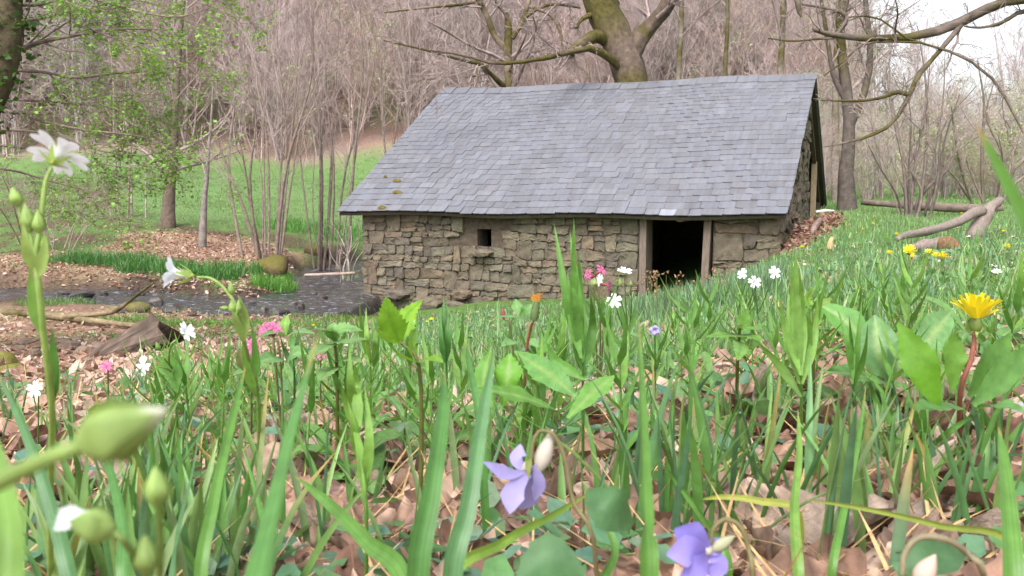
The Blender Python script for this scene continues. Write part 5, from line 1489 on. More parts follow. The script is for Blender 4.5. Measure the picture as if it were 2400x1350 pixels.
s6 = Plant('stitchwort_plant', 'small stitchwort half hidden behind the nettle, white petals showing', b)
s6.stem([b, P(962, 800, 1.2), P(955, 768, 1.15)], .001, .0007, G3, n=8); stitch_flower(s6, P(954, 758, 1.15), np.array((.6, -.5, .3)), .012, el=.45)
b = GP(90, 1.0)
s7 = Plant('stitchwort_plant', 'single white stitchwort flower low at the left by the mossy boulder', b)
s7.stem([b, P(90, 930, .9)], .001, .0007, G3, n=6); stitch_flower(s7, P(88, 914, .9), np.array((-.2, -.8, .4)), .010, el=.5)

# --- blurred stitchwort buds close to the lens
b = GP(-330, .42)
s8 = Plant('stitchwort_plant', 'out-of-focus stitchwort with one big green bud close to the camera', b)
d = .098
s8.stem([b, P(-420, 1500, .2), P(-160, 1230, .12), P(0, 1130, .103), P(110, 1075, d), P(190, 1045, d)], .0011, .0009, LIME * .75, n=18)
s8.bud(P(182, 1048, d), (.92, .1, .38), .0098, .0068, LIME * .82, (.62, .60, .52))
b = GP(350, .40)
s9 = Plant('stitchwort_plant', 'blurred stitchwort buds near the lens, one showing white petal tips', b)
d = .155
s9.stem([b, P(352, 1500, .22), P(375, 1330, .17), P(372, 1180, d)], .0009, .0006, LIME * .75, n=12)
s9.bud(P(370, 1186, d), (-.02, 0, 1), .0068, .0046, LIME * .85)
s9.stem([P(372, 1400, .17), P(300, 1280, .152), P(262, 1245, .15)], .0006, .0006, LIME * .75, n=8)
s9.bud(P(268, 1242, .15), (-.95, 0, .22), .0080, .0064, LIME * .9)
wp = P(200, 1212, .149)
for k in range(4):
    a = P(206 - 4 * k, 1206 + 7 * k, .149); s9.part('petal', strip([a, a + np.array((-.0022, 0, .0003)), a + np.array((-.0046, -.0002, .0008 - .0006 * k))], lens_w(.0024, .6, .6), TOCAM, 8, 4, 0, .2, 0, 0, WHT), M_petal)
s9.stem([P(372, 1420, .175), P(348, 1350, .16), P(344, 1340, .16)], .0007, .0006, LIME * .75, n=6)
s9.bud(P(344, 1345, .155), (0, 0, 1), .0066, .0044, LIME * .9)

# --- leafy non-flowering shoots
def shoot(label, base, tip, d, leaves, col=G1, w=.0065):
    bb = P(base[0], base[1], d); g = GP(base[0], d * 1.04)
    pl = Plant('leafy_shoot', label, g, group=None)
    pl.stem([g, bb, P((base[0] * 2 + tip[0]) / 3, (base[1] * 2 + tip[1]) / 3, d)], .0015, .001, col * 1.1, n=10)
    for q in leaves:
        pl.leaf([P(a, c, d * (1 + .03 * rf.normal())) for a, c in q], w, col=col * rf.uniform(.85, 1.2), peak=.3, fold=.35, n=14, across=5)
    return pl
shoot('tall bright green leafy shoot standing against the hut wall left of the door', (1366, 860), (1345, 515), .8, [[(1366, 850), (1346, 700), (1345, 512)], [(1360, 840), (1352, 690), (1336, 545)], [(1358, 830), (1325, 680), (1299, 526)], [(1366, 850), (1362, 720), (1356, 590)], [(1362, 840), (1340, 740), (1330, 640)], [(1370, 860), (1388, 770), (1384, 688)], [(1370, 890), (1310, 850), (1278, 800)], [(1372, 880), (1350, 790), (1336, 700)]], G1, .0098)
shoot('tall pointed leafy shoot before the right corner of the hut', (1878, 890), (1864, 575), .78, [[(1876, 880), (1868, 720), (1863, 572)], [(1874, 870), (1858, 740), (1856, 600)], [(1878, 880), (1880, 740), (1872, 620)], [(1874, 900), (1842, 790), (1826, 690)], [(1880, 900), (1908, 790), (1916, 690)], [(1876, 880), (1850, 790), (1846, 690)], [(1880, 900), (1895, 800), (1896, 720)], [(1878, 930), (1820, 850), (1760, 790)]], G3, .0082)
shoot('slim dark pointed shoot in front of the boulder under the wall', (1046, 850), (1040, 690), .95, [[(1044, 850), (1040, 770), (1040, 688)], [(1046, 850), (1048, 780), (1047, 700)], [(1042, 850), (1034, 790), (1032, 720)], [(1046, 850), (1052, 800), (1050, 740)]], G2, .006)
shoot('pointed shoots just left of the nettle below the hut corner', (868, 850), (850, 700), .95, [[(866, 850), (850, 780), (842, 706)], [(868, 850), (860, 790), (858, 720)], [(868, 860), (850, 800), (830, 740)], [(872, 850), (880, 800), (872, 740)]], G3, .0065)
shoot('opening shoot with a green bud tip in the centre foreground', (858, 1190), (822, 850), .52, [[(856, 1170), (845, 1060), (815, 940)], [(858, 1150), (866, 1020), (855, 905)], [(840, 1010), (815, 950), (800, 905)], [(845, 1000), (838, 930), (850, 890)], [(838, 960), (822, 900), (820, 812)], [(836, 960), (836, 900), (832, 850)], [(850, 1100), (830, 1010), (826, 960)]], G3, .0062)
shoot('stiff shoot with spreading leaves at the right in the dead leaves', (2165, 1060), (2150, 830), .75, [[(2165, 1050), (2170, 950), (2190, 850)], [(2163, 1040), (2140, 960), (2110, 890)], [(2165, 1055), (2240, 1000), (2300, 960)], [(2165, 1060), (2100, 1030), (2020, 1000)], [(2168, 1090), (2230, 1060), (2290, 1040)], [(2165, 1045), (2162, 960), (2150, 880)]], G1, .0058)
shoot('upright shoot right of the tall pointed one near the dock leaves', (2000, 900), (2010, 690), .85, [[(1998, 890), (1985, 800), (1962, 720)], [(2000, 890), (2010, 800), (2020, 700)], [(1998, 900), (1995, 820), (1990, 740)], [(2002, 905), (2024, 830), (2034, 760)]], G1, .0066)
shoot('small pointed shoot left of the pink campion leaves', (690, 860), (680, 740), .95, [[(690, 860), (684, 800), (678, 742)], [(692, 860), (698, 800), (706, 760)], [(690, 870), (668, 820), (655, 780)]], G2, .006)

# --- large single blades, one object each
def blade(label, pts, w, col, peak=.35):
    base = np.asarray(pts[0], float)
    P3 = [P(*q) for q in pts]
    x, y = P3[0][0], P3[0][1]
    gz_ = hz(x, y)
    if P3[0][2] > gz_ + .01: P3 = [np.array((x + .004, y + .01, gz_ - .003))] + P3
    g = strip(P3, lambda t: w * np.interp(t, [0, .1, peak, .8, .95, 1], [.7, .85, 1, .6, .22, .03]), TOCAM + rf.normal(size=3) * .25, 22, 11, .25, .1, 0, 0, col)
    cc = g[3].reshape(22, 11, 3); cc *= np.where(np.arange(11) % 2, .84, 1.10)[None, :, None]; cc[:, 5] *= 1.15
    kk = (sstep(.90, .99, np.linspace(0, 1, 22)) * rf.uniform(.2, 1))[:, None, None]; cc[:] = cc * (1 - kk) + np.array((.36, .22, .08)) * kk
    cc *= (1 + .16 * (vnoise(np.linspace(0, 9, 22), np.full(22, rf.uniform(0, 50)), 5) - .5))[:, None, None]
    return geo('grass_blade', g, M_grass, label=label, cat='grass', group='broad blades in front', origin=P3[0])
BL = [('broad blurred blade leaning right across the left foreground', [(545, 1900, .15), (600, 1420, .165), (650, 1180, .19), (690, 1000, .22), (745, 790, .26)], .0085, G2 * 1.15),
      ('broad upright blade rising right of the upper violet', [(1520, 1420, .27), (1512, 1200, .28), (1506, 1000, .30), (1496, 740, .33)], .0078, G1),
      ('dark upright blade in the centre, nearest the violet on its left', [(975, 1430, .30), (1010, 1150, .31), (1034, 980, .33), (1042, 870, .35)], .0098, G2),
      ('blade leaning right next to the dark upright one', [(1055, 1430, .31), (1098, 1180, .32), (1130, 980, .34), (1160, 815, .36)], .0088, GB * 1.1),
      ('green blade slanting down to the right from the leaf heap', [(960, 1400, .36), (860, 1270, .40), (770, 1180, .44), (690, 1115, .48)], .0095, G1),
      ('very blurred blade along the lower left edge', [(0, 2000, .11), (10, 1450, .12), (20, 1250, .125), (-10, 1080, .135), (-60, 930, .15)], .0068, G3),
      ('blurred bright blade entering from the right edge', [(2640, 1380, .22), (2540, 950, .20), (2440, 620, .185), (2350, 420, .18), (2285, 290, .178)], .0066, G1),
      ('blade leaning left at the lower left beside the tall stitchwort', [(180, 1420, .36), (120, 1180, .38), (60, 1010, .40), (-10, 860, .43)], .0085, GB),
      ('upright blade left of the big blurred one', [(470, 1420, .36), (500, 1180, .38), (545, 980, .42), (575, 860, .45)], .0065, G1),
      ('tall thin blade behind the lower violet', [(1390, 1420, .42), (1440, 1290, .44), (1390, 1180, .46), (1360, 1120, .48)], .0062, G1),
      ('upright blade at the lower right corner', [(2370, 1430, .34), (2362, 1200, .36), (2350, 1080, .38), (2340, 1000, .40)], .010, G1),
      ('blade crossing the lower right with an orange withered tip', [(2380, 1290, .42), (2200, 1230, .43), (2020, 1190, .44), (1870, 1168, .45)], .0050, np.array((.26, .33, .07))),
      ('yellowing blade bent flat above the lower right leaves', [(1870, 1205, .55), (1780, 1175, .56), (1700, 1165, .57), (1630, 1172, .58)], .0062, np.array((.32, .34, .07))),
      ('tall blade rising behind the pale dry oak leaf', [(1870, 1350, .5), (1860, 1200, .53), (1872, 1060, .57), (1870, 960, .6)], .0085, G3),
      ('slender blade crossing in front of the right leaf heap', [(1950, 1330, .5), (1980, 1180, .53), (2010, 1040, .56), (2030, 900, .6)], .0062, G1),
      ('long slanting blade to the right of the broad upright one', [(1700, 1300, .5), (1640, 1200, .54), (1580, 1120, .58), (1545, 1070, .62)], .0075, G1),
      ('blade at the lower left standing under the green bud', [(300, 1420, .34), (290, 1240, .36), (265, 1120, .38), (235, 1010, .41)], .0075, G2),
      ('upright blade just right of the blurred bud cluster', [(410, 1420, .4), (420, 1250, .42), (455, 1100, .45), (470, 980, .48)], .006, GB),
      ('broad blade standing behind the closed dandelion leaves', [(1130, 1080, .62), (1120, 960, .64), (1100, 860, .67), (1092, 800, .7)], .008, G2),
      ('bright blade leaning from the centre towards the violet', [(1040, 1400, .36), (1180, 1270, .38), (1290, 1210, .40), (1390, 1150, .42)], .0062, np.array((.22, .36, .06)))]
for lab, pts, w, c in BL: blade(lab, pts, w * .8, c)

# --- nettles
def nettle(label, base, d, top, leaves, col):
    g = GP(base[0], d * 1.03); pl = Plant('nettle_plant', label, g)
    pl.stem([g, P(base[0], base[1], d), P(top[0], top[1], d)], .0022, .0013, np.array((.16, .17, .05)), n=10)
    for (pts, w, nv) in leaves:
        pl.leaf([P(a, c, d * k) for a, c, k in pts], w, normal=nv, col=col, peak=.30, n=21, fold=.12, wave=.08, teeth=.10, across=7, vein=np.asarray(col) * .8, p0=.3)
    return pl
nettle('young nettle with bright toothed leaves in front of the hut corner', (985, 880), .72, (938, 800), [
    ([(936, 800, 1), (915, 745, .98), (905, 695, .97)], .024, (-.1, -1, .1)), ([(938, 800, 1), (950, 745, 1.02), (990, 702, 1.05)], .020, (.3, -.5, .8)),
    ([(938, 806, 1), (912, 800, .96), (880, 770, .9)], .012, (0, -.3, 1)), ([(975, 850, 1), (940, 835, .96), (905, 800, .93)], .013, (0, -.5, 1)), ([(975, 845, 1), (965, 800, 1), (975, 760, 1.03)], .015, (.9, -.4, .2)), ([(978, 850, 1), (1010, 840, .98), (1040, 850, .96)], .014, (0, -.4, 1))], np.array((.17, .33, .03)))
nettle('pale nettle top beside the young bright one', (790, 880), .85, (782, 790), [
    ([(782, 792, 1), (765, 775, .98), (735, 770, .96)], .016, (0, -.4, 1)), ([(784, 792, 1), (806, 770, 1), (850, 775, 1)], .020, (0, -.5, 1)), ([(784, 800, 1), (812, 800, .96), (860, 795, .94)], .020, (0, -.4, 1)), ([(780, 806, 1), (755, 815, .95), (720, 842, .92)], .022, (0, -.6, 1)), ([(786, 800, 1), (778, 775, .98), (785, 755, .98)], .014, (0, -1, .2)), ([(786, 850, 1), (815, 840, .97), (850, 850, .94)], .020, (0, -.5, 1)), ([(786, 860, 1), (768, 870, .95), (745, 895, .92)], .022, (0, -.7, .8))], np.array((.17, .31, .10)))
nettle('nettle with drooping toothed leaves in the grass before the doorway', (1728, 860), .95, (1735, 760), [
    ([(1735, 770, 1), (1715, 760, .98), (1690, 752, .96)], .018, (0, -.4, 1)), ([(1736, 770, 1), (1745, 745, 1), (1752, 722, 1)], .015, (.2, -1, .1)), ([(1736, 770, 1), (1770, 770, .98), (1800, 755, .97)], .018, (0, -.4, 1)), ([(1732, 785, 1), (1700, 785, .96), (1655, 790, .94)], .020, (0, -.4, 1)), ([(1736, 785, 1), (1765, 790, .97), (1790, 800, .95)], .018, (0, -.6, 1)), ([(1734, 800, 1), (1735, 815, .93), (1728, 845, .9)], .022, (0, -1, .5))], np.array((.15, .30, .06)))
nettle('small nettle beside the tall pointed shoot at the right', (1905, 800), .9, (1900, 715), [([(1900, 720, 1), (1892, 700, 1), (1908, 675, 1)], .014, (.5, -.9, 0)), ([(1900, 722, 1), (1925, 710, 1), (1950, 698, 1.02)], .016, (0, -.3, 1)), ([(1900, 730, 1), (1885, 722, .97), (1868, 728, .95)], .014, (0, -.4, 1))], np.array((.19, .32, .05)))

# --- dandelions
FLT = []
for k in range(4):
    FLT.append(strip([(0, 0, 0), (.5, 0, .04 * k), (1.0, 0, .02 + .03 * k)], lambda t: .15 * (.5 + .5 * min(1, t * 3)) * (1 if t < .95 else .8), (0, 0, 1), 6, 3, .10, 0, 0, 0, YEL * rf.uniform(.85, 1.05)))
FLM = [mesh_np('ray_floret', *g, M_petal) for g in FLT]
def dandelion_open(label, base, d, head, R, stemcol=(.36, .14, .10)):
    g = GP(base[0], d * 1.1); pl = Plant('dandelion', label, g)
    C = P(head[0], head[1], d); n, u, v = frame(np.array((.10, .12, 1)))
    pl.stem([g, P(base[0], base[1], d * 1.02), P((base[0] + head[0]) / 2 + 8, (base[1] + head[1]) / 2, d), C - n * R * .45], .0021, .0017, stemcol, k=8)
    inv = pl.part('involucre', ovoid(C - n * R * .58, n, R * .85, R * .54, 12, 8, (.16, .22, .05)), M_leaf)
    for k in range(12):
        a = k * .5236 + rf.normal() * .1; rd = u * math.cos(a) + v * math.sin(a)
        c0 = C - n * R * .5
        pl.part('bract', strip([c0 + rd * R * .2, c0 - n * R * .02 + rd * R * .55, c0 - n * R * (.22 if k % 2 else -.25) + rd * R * rf.uniform(.6, .95)], lens_w(R * .16, .3, .6), -n, 7, 3, .1, 0, 0, 0, np.array((.22, .30, .08))), M_leaf, inv)
    hd = pl.part('flower_head', ovoid(C - n * R * .12, n, R * .4, R * .4, 10, 6, YEL * .9), M_petal)
    for k in range(64):
        f = (k + .5) / 64; el = math.radians(86 - 64 * f ** 1.0) + rf.normal() * .06; az = k * 2.39996
        x = Vector(dirn(n, u, v, el, az)); zz = Vector(dirn(n, u, v, el + math.pi / 2, az)); yy_ = zz.cross(x)
        o = add('ray_floret', FLM[k % 4], hd)
        Mx = Matrix((x, yy_, zz)).transposed().to_4x4()
        L_ = R * (.72 + .48 * f) * rf.uniform(.78, 1.12)
        o.matrix_local = Matrix.Translation(Vector(C - n * R * .12 + np.array(x) * R * .1 - pl.b)) @ Mx @ Matrix.Diagonal((L_, R * 1.15, L_, 1))
    return pl
dn = dandelion_open('large yellow dandelion on a reddish stalk at the right', (2250, 930), .70, (2288, 745), .0205)
def dock(pl, pts, w, nv, col, n=16, wave=.1, vein=None, teeth=.0, peak=.55):
    pl.leaf([P(*q) for q in pts], w, normal=nv, col=col, peak=peak, n=n, fold=.10, cup=.1, wave=wave, teeth=teeth, across=7, vein=vein, p0=.2)
VR = np.array((.19, .25, .07))
for q, w, nv, c in (([(2200, 960, .66), (2160, 860, .66), (2105, 755, .67)], .026, (-.25, -1, .1), np.array((.13, .31, .02))), ([(2230, 920, .7), (2235, 840, .7), (2240, 775, .71)], .021, (.1, -1, .2), np.array((.14, .30, .04))), ([(2270, 930, .72), (2320, 860, .73), (2370, 780, .75)], .026, (.2, -1, .4), np.array((.12, .27, .05))), ([(2280, 950, .7), (2350, 880, .71), (2420, 810, .72)], .026, (.3, -1, .5), np.array((.12, .27, .06))), ([(2260, 960, .68), (2200, 950, .66), (2140, 960, .64)], .02, (0, -.4, 1), np.array((.13, .28, .08))), ([(2290, 960, .68), (2340, 950, .66), (2400, 965, .64)], .02, (0, -.4, 1), np.array((.13, .28, .08)))):
    dock(dn, q, w, nv, c * .8, 22, .12, None, .06)
dk = Plant('dock_plant', 'broad pale dock leaves growing left of the large dandelion', GP(2110, .95))
for q, w, nv, c in (([(2090, 890, .9), (2060, 820, .9), (2050, 738, .92)], .050, (-.2, -1, .5), np.array((.13, .26, .10))), ([(2100, 880, .88), (2110, 850, .88), (2120, 790, .9)], .036, (.2, -1, .4), np.array((.15, .29, .11))), ([(2060, 850, .95), (1990, 760, .96), (1915, 710, .98)], .034, (-.2, -.8, .8), np.array((.10, .25, .05))), ([(2080, 900, .9), (2010, 880, .88), (1930, 870, .86)], .030, (0, -.5, 1), np.array((.12, .26, .07))), ([(2120, 870, .95), (2190, 780, .98), (2230, 730, 1)], .04, (.3, -.9, .6), np.array((.14, .28, .10)))):
    dock(dk, q, w, nv, c, 16, .1, np.array((.25, .36, .14)))
# closed dandelion in the middle, withered orange tip, red stalk
g = GP(1225, 1.0)
cd = Plant('dandelion', 'closed dandelion with a withered orange tip on a pink stalk', g)
d = .86
cd.stem([g, P(1232, 850, .92), P(1246, 760, .88), P(1252, 752, d)], .0017, .0015, (.50, .20, .17), k=7)
cd.part('involucre', tubes(np.array([[P(1251, 752, d), P(1253, 742, d), P(1256, 722, d), P(1259, 706, d)]]), np.array([[.0026, .0040, .0036, .0026]]), 9, (.13, .19, .07)), M_leaf)
fl = []
for k in range(16):
    a = P(1258 + rf.normal() * 3, 708, d); fl.append(strip([a, a + np.array((rf.normal() * .002, 0, .004)), a + np.array((rf.normal() * .004, 0, rf.uniform(.006, .010)))], lens_w(.0016, .5, .6), TOCAM, 5, 2, 0, 0, 0, 0, np.array((.42, .19, .03)) * rf.uniform(.6, 1.3)))
cd.part('withered_florets', merge(fl), M_petal)
for k in range(5):
    a = P(1252, 752, d); t = k * 1.3; cd.part('bract', strip([a, a + np.array((math.cos(t) * .004, math.sin(t) * .004, -.001)), a + np.array((math.cos(t) * .006, math.sin(t) * .006, -.004))], lens_w(.002, .3, .6), TOCAM, 5, 3, 0, 0, 0, 0, (.20, .24, .14)), M_leaf)
for q, w, nv, c in (([(1180, 950, .75), (1190, 880, .75), (1195, 830, .76)], .024, (-.1, -1, .2), np.array((.12, .29, .03))), ([(1350, 930, .78), (1290, 880, .8), (1205, 822, .84)], .026, (-.2, -.8, .7), np.array((.12, .27, .07))), ([(1160, 960, .72), (1135, 890, .74), (1150, 820, .76)], .020, (-.3, -1, .1), np.array((.11, .26, .04))), ([(1300, 960, .74), (1220, 930, .72), (1120, 910, .7)], .020, (0, -.6, 1), np.array((.12, .27, .05))), ([(1330, 980, .72), (1390, 920, .74), (1440, 880, .76)], .020, (.1, -.6, 1), np.array((.13, .28, .06)))):
    dock(cd, q, w, nv, c, 22, .14, np.array((.2, .32, .09)), .06)

# --- red campion
def campion(label, base, d, heads, leaves, faces):
    g = GP(base[0], d * 1.05); pl = Plant('campion_plant', label, g)
    for (hx, hy), fc in zip(heads, faces):
        C = P(hx, hy, d); n, u, v = frame(np.array(fc))
        pl.stem([g, P((base[0] + hx) / 2, (base[1] + hy) / 2, d * 1.01), C - n * .011], .0013, .0010, (.22, .20, .10), n=10)
        cal = pl.part('calyx', ovoid(C - n * .012, n, .013, .0055, 9, 7, (.34, .10, .10)), M_leaf)
        if fc[2] > 5: continue
        fl = pl.part('flower', ovoid(C - n * .001, n, .004, .004, 7, 5, PINKP), M_petal)
        for k in range(5):
            a0 = k * 1.2566 + .3; lob = []
            for s_ in (-1, 1):
                d1 = dirn(n, u, v, .5, a0 + s_ * .08); d2 = dirn(n, u, v, .12, a0 + s_ * .26)
                lob.append(strip([C, C + d1 * .005, C + d2 * .0098], lens_w(.0044, .65, .4), n, 8, 3, 0, .2, 0, 0, PINKP * rf.uniform(.8, 1.1)))
            pl.part('petal', merge(lob), M_petal, fl)
    for q, w, nv, c in leaves: dock(pl, q, w, nv, c, 14, .08, np.asarray(c) * 1.3)
    return pl
PG = np.array((.15, .28, .10))
campion('red campion with pink flowers and pale leaves right of the arching stitchwort', (668, 900), .95, [(621, 772), (645, 770)], [([(668, 790, .95), (645, 780, .93), (606, 790, .9)], .013, (0, -.4, 1), PG), ([(672, 788, .95), (700, 778, .94), (738, 782, .92)], .013, (0, -.4, 1), PG), ([(670, 785, .95), (668, 760, .95), (674, 738, .96)], .011, (0, -1, .1), G3), ([(668, 845, .94), (640, 840, .92), (600, 850, .9)], .022, (0, -.7, .8), PG), ([(672, 850, .94), (690, 830, .93), (720, 828, .92)], .02, (0, -.7, .8), PG)], [(-.6, -.5, .5), (.3, -.4, .6)])
campion('red campion with one pink flower low beside the arching stitchwort stem', (588, 930), .92, [(592, 815)], [([(585, 880, .92), (570, 850, .91), (562, 815, .9)], .014, (-.2, -1, .2), np.array((.2, .22, .09))), ([(590, 880, .92), (575, 870, .9), (545, 880, .88)], .014, (0, -.5, 1), PG)], [(.2, -.8, .5)])
campion('tall red campion with deep pink flowers before the wall left of the door', (1405, 820), 1.3, [(1380, 645), (1408, 634), (1425, 668)], [([(1398, 760, 1.3), (1382, 730, 1.29), (1370, 700, 1.28)], .014, (-.2, -1, .2), PG), ([(1400, 740, 1.3), (1412, 725, 1.29), (1412, 700, 1.28)], .010, (0, -1, .4), PG), ([(1398, 680, 1.3), (1392, 665, 1.29), (1394, 650, 1.3)], .010, (0, -1, .2), np.array((.25, .3, .12)))], [(-.7, -.4, .2), (.6, -.5, .6), (.8, -.4, -.1)])
campion('red campion seedling with a closed pink bud and pale top leaves', (1220, 850), .95, [(1178, 722)], [([(1215, 740, .95), (1200, 742, .93), (1160, 744, .9)], .010, (0, -.4, 1), PG * 1.1), ([(1216, 740, .95), (1212, 720, .95), (1208, 700, .95)], .012, (0, -1, .2), PG * 1.2), ([(1218, 740, .95), (1232, 728, .94), (1246, 712, .94)], .011, (.3, -1, .4), PG * 1.1), ([(1218, 800, .95), (1200, 800, .93), (1175, 812, .92)], .016, (0, -.5, 1), PG), ([(1220, 800, .95), (1240, 800, .93), (1262, 815, .92)], .014, (0, -.5, 1), PG)], [(-.8, -.3, 9)])
campion('single pink flower low in the leaf litter near the timber', (256, 885), 1.25, [(250, 860)], [], [(0, -.8, .6)])
campion('small pink flower among the pale nettle leaves', (752, 850), 1.2, [(750, 830)], [], [(.1, -.8, .5)])

# --- violets
def violet(label, base, d, hook, C, face, petals, col):
    g = GP(base[0], d * 1.1); pl = Plant('violet_plant', label, g)
    pl.stem([g] + [P(a, c, d) for a, c in hook], .0011, .0008, (.22, .19, .09), n=26)
    c0 = P(*C, d)
    fl = pl.part('flower', ovoid(c0, np.asarray(face), .005, .005, 8, 6, (.55, .50, .42)), M_petal)
    for q, w, nv, k in petals: pl.part('petal', strip([P(a, b_, d * e) for a, b_, e in q], lens_w(w, .65, .35), nv, 12, 6, 0, .15, .05, 0, np.asarray(col) * k), M_petal, fl)
    return pl, fl
v1, f1 = violet('violet with a drooping pale purple flower in the centre foreground', (1400, 1350), .38, [(1395, 1290), (1345, 1180), (1325, 1080), (1300, 1022), (1268, 1010), (1250, 1035), (1245, 1075)], (1245, 1085), (-.5, -.1, -.4), [
    ([(1235, 1105, 1), (1190, 1110, .98), (1132, 1082, .97)], .0058, (.1, -1, .5), 1.0), ([(1238, 1100, 1), (1215, 1080, 1.02), (1220, 1040, 1.03)], .0075, (-.3, -1, .1), .95), ([(1240, 1110, 1), (1205, 1150, .98), (1195, 1205, .97)], .0100, (.0, -1, .2), 1.05), ([(1245, 1110, 1), (1240, 1160, 1.02), (1220, 1195, 1.03)], .0100, (.4, -1, .0), .85), ([(1250, 1090, 1), (1262, 1130, 1), (1252, 1175, 1)], .0075, (.7, -1, 0), .8)], VIO)
v1.part('sepal', strip([P(1245, 1075, .378), P(1238, 1090, .376), P(1240, 1125, .374)], lens_w(.003, .4), TOCAM, 7, 3, .2, 0, 0, 0, np.array((.20, .24, .06))), M_leaf, f1)
v1.part('spur', ovoid(P(1262, 1105, .382), np.array((.30, .2, .85)), .018, .0085, 9, 8, (.52, .47, .40)), M_petal, f1)
v1.part('leaf', strip([P(1480, 1235, .40), P(1425, 1190, .39), P(1375, 1150, .40)], lens_w(.020, .45, .4), (0, -1, .5), 14, 7, .1, .2, .05, .03, GB * .9), M_leaf)
v1.part('leaf', strip([P(1370, 1350, .30), P(1290, 1320, .30), P(1210, 1360, .30)], lens_w(.019, .5, .4), (0, -.7, 1), 14, 7, .1, .25, .05, .03, GB * .85), M_leaf)
v2, f2 = violet('violet with a rounded blue-purple flower at the bottom edge', (1770, 1400), .33, [(1765, 1380), (1755, 1290), (1735, 1235), (1700, 1218), (1672, 1240), (1668, 1275)], (1668, 1285), (-.6, -.2, -.2), [
    ([(1660, 1295, 1), (1625, 1260, .98), (1580, 1240, .97)], .0120, (-.2, -1, .1), 1.0), ([(1655, 1300, 1), (1620, 1290, .96), (1562, 1300, .95)], .0110, (0, -1, .2), 1.1), ([(1660, 1300, 1), (1640, 1330, .97), (1590, 1360, .96)], .0110, (.1, -1, .1), .95), ([(1665, 1300, 1), (1680, 1320, 1), (1660, 1350, 1)], .0100, (.3, -1, .1), 1.0), ([(1662, 1290, 1), (1672, 1280, 1), (1690, 1300, 1)], .0080, (.3, -1, .1), .9)], np.array((.30, .25, .68)))
v2.part('spur', ovoid(P(1668, 1290, .33), np.array((.85, .2, .45)), .010, .0055, 9, 8, (.40, .40, .26)), M_petal, f2)
g = GP(2330, .42); v3 = Plant('violet_plant', 'withered violet with a hooked stalk in the bottom right corner', g)
v3.stem([g, P(2310, 1370, .3), P(2270, 1300, .29), P(2210, 1262, .285), P(2150, 1262, .285), P(2120, 1300, .285), P(2115, 1345, .285)], .0012, .0009, (.28, .24, .15), n=22)
v3.part('flower', ovoid(P(2150, 1370, .28), np.array((.5, .1, .8)), .0105, .0075, 9, 8, (.62, .46, .38)), M_petal)
v3.part('leaf', strip([P(2100, 1340, .4), P(2190, 1310, .4), P(2260, 1290, .42)], lens_w(.02, .5, .4), (0, -.7, 1), 12, 7, .1, .2, .05, 0, GB * .8), M_leaf)
g = GP(1535, 1.0); v4 = Plant('violet_plant', 'tiny pale violet in the grass before the doorway', g); v4.stem([g, P(1535, 780, .95)], .0009, .0008, G1, n=5)
f4 = v4.part('flower', ovoid(P(1535, 776, .95), (0, -1, .1), .004, .003, 6, 5, (.5, .45, .2)), M_petal)
for k in range(5): a = 2 * math.pi * k / 5; v4.part('petal', strip([P(1535, 774, .95), P(1535 + 8 * math.cos(a), 774 + 7 * math.sin(a), .945), P(1535 + 14 * math.cos(a), 774 + 12 * math.sin(a), .95)], lens_w(.006, .6, .4), TOCAM, 7, 3, 0, .1, 0, 0, VIO * 1.1), M_petal, f4)

# --- small dandelions and daisies in the meadow
def small_head(col, n=34, seed=0, el=(70, 12), w=.16, disc=None):
    r = np.random.default_rng(seed); g = []; nn, u, v = frame(np.array((0, 0, 1.)))
    for k in range(n):
        f = (k + .5) / n; e = math.radians(el[0] + (el[1] - el[0]) * f ** .7) + r.normal() * .06; a = k * 2.39996
        dd = dirn(nn, u, v, e, a); g.append(strip([dd * .08, dd * .55, dd * r.uniform(.9, 1.05)], lambda t: w * (.5 + .5 * min(1, t * 2)), dirn(nn, u, v, e + 1.57, a), 4, 2, 0, 0, 0, 0, np.asarray(col) * r.uniform(.85, 1.1)))
    if disc is not None: g.append(ovoid((0, 0, -.02), (0, 0, 1), .3, .6, 8, 5, disc))
    return merge(g)
DH = [mesh_np('flower_head', *small_head(YEL, 36, k), M_petal) for k in range(3)]
WH = [mesh_np('flower_head', *small_head((.82, .82, .84), 16, 10 + k, (25, 8), .26, (.75, .5, .03)), M_petal) for k in range(3)]
def little(name, label, px, py, wpx, real, heads, h, group, tilt=(.0, -.25)):
    d = real * F / wpx; C = P(px, py, d)
    gz_ = hz(C[0], C[1])
    if C[2] - gz_ > .22 or C[2] - gz_ < .015:
        q = ground_hit(px, py + 3); sc = 1.0; d = q @ FWD; C = P(px, py, d * .985); gz_ = hz(C[0], C[1]); real = wpx * d / F
        if C[2] < gz_ + .02: C[2] = gz_ + .03
    b = np.array((C[0] + rf.normal() * .006, C[1] + .01, gz_ - .005))
    pl = Plant(name, label, b, 'flower', group)
    pl.stem([b, (b + C) / 2 + rf.normal(size=3) * .004, C], .0014, .0012, (.20, .26, .07), k=4, n=5, name='stalk')
    o = add('flower_head', heads[rf.integers(3)], pl.o, Vector(C - b)); s = real / 2
    o.scale = (s, s, s); o.rotation_euler = (tilt[1] * -1 + rf.normal() * .15, rf.normal() * .15, rf.uniform(0, 6.28))
    pl.part('calyx', ovoid(C - np.array((0, 0, s * .5)), (0, 0, 1), s * .6, s * .5, 7, 5, (.15, .2, .05)), M_leaf)
GD = 'small dandelions on the meadow'
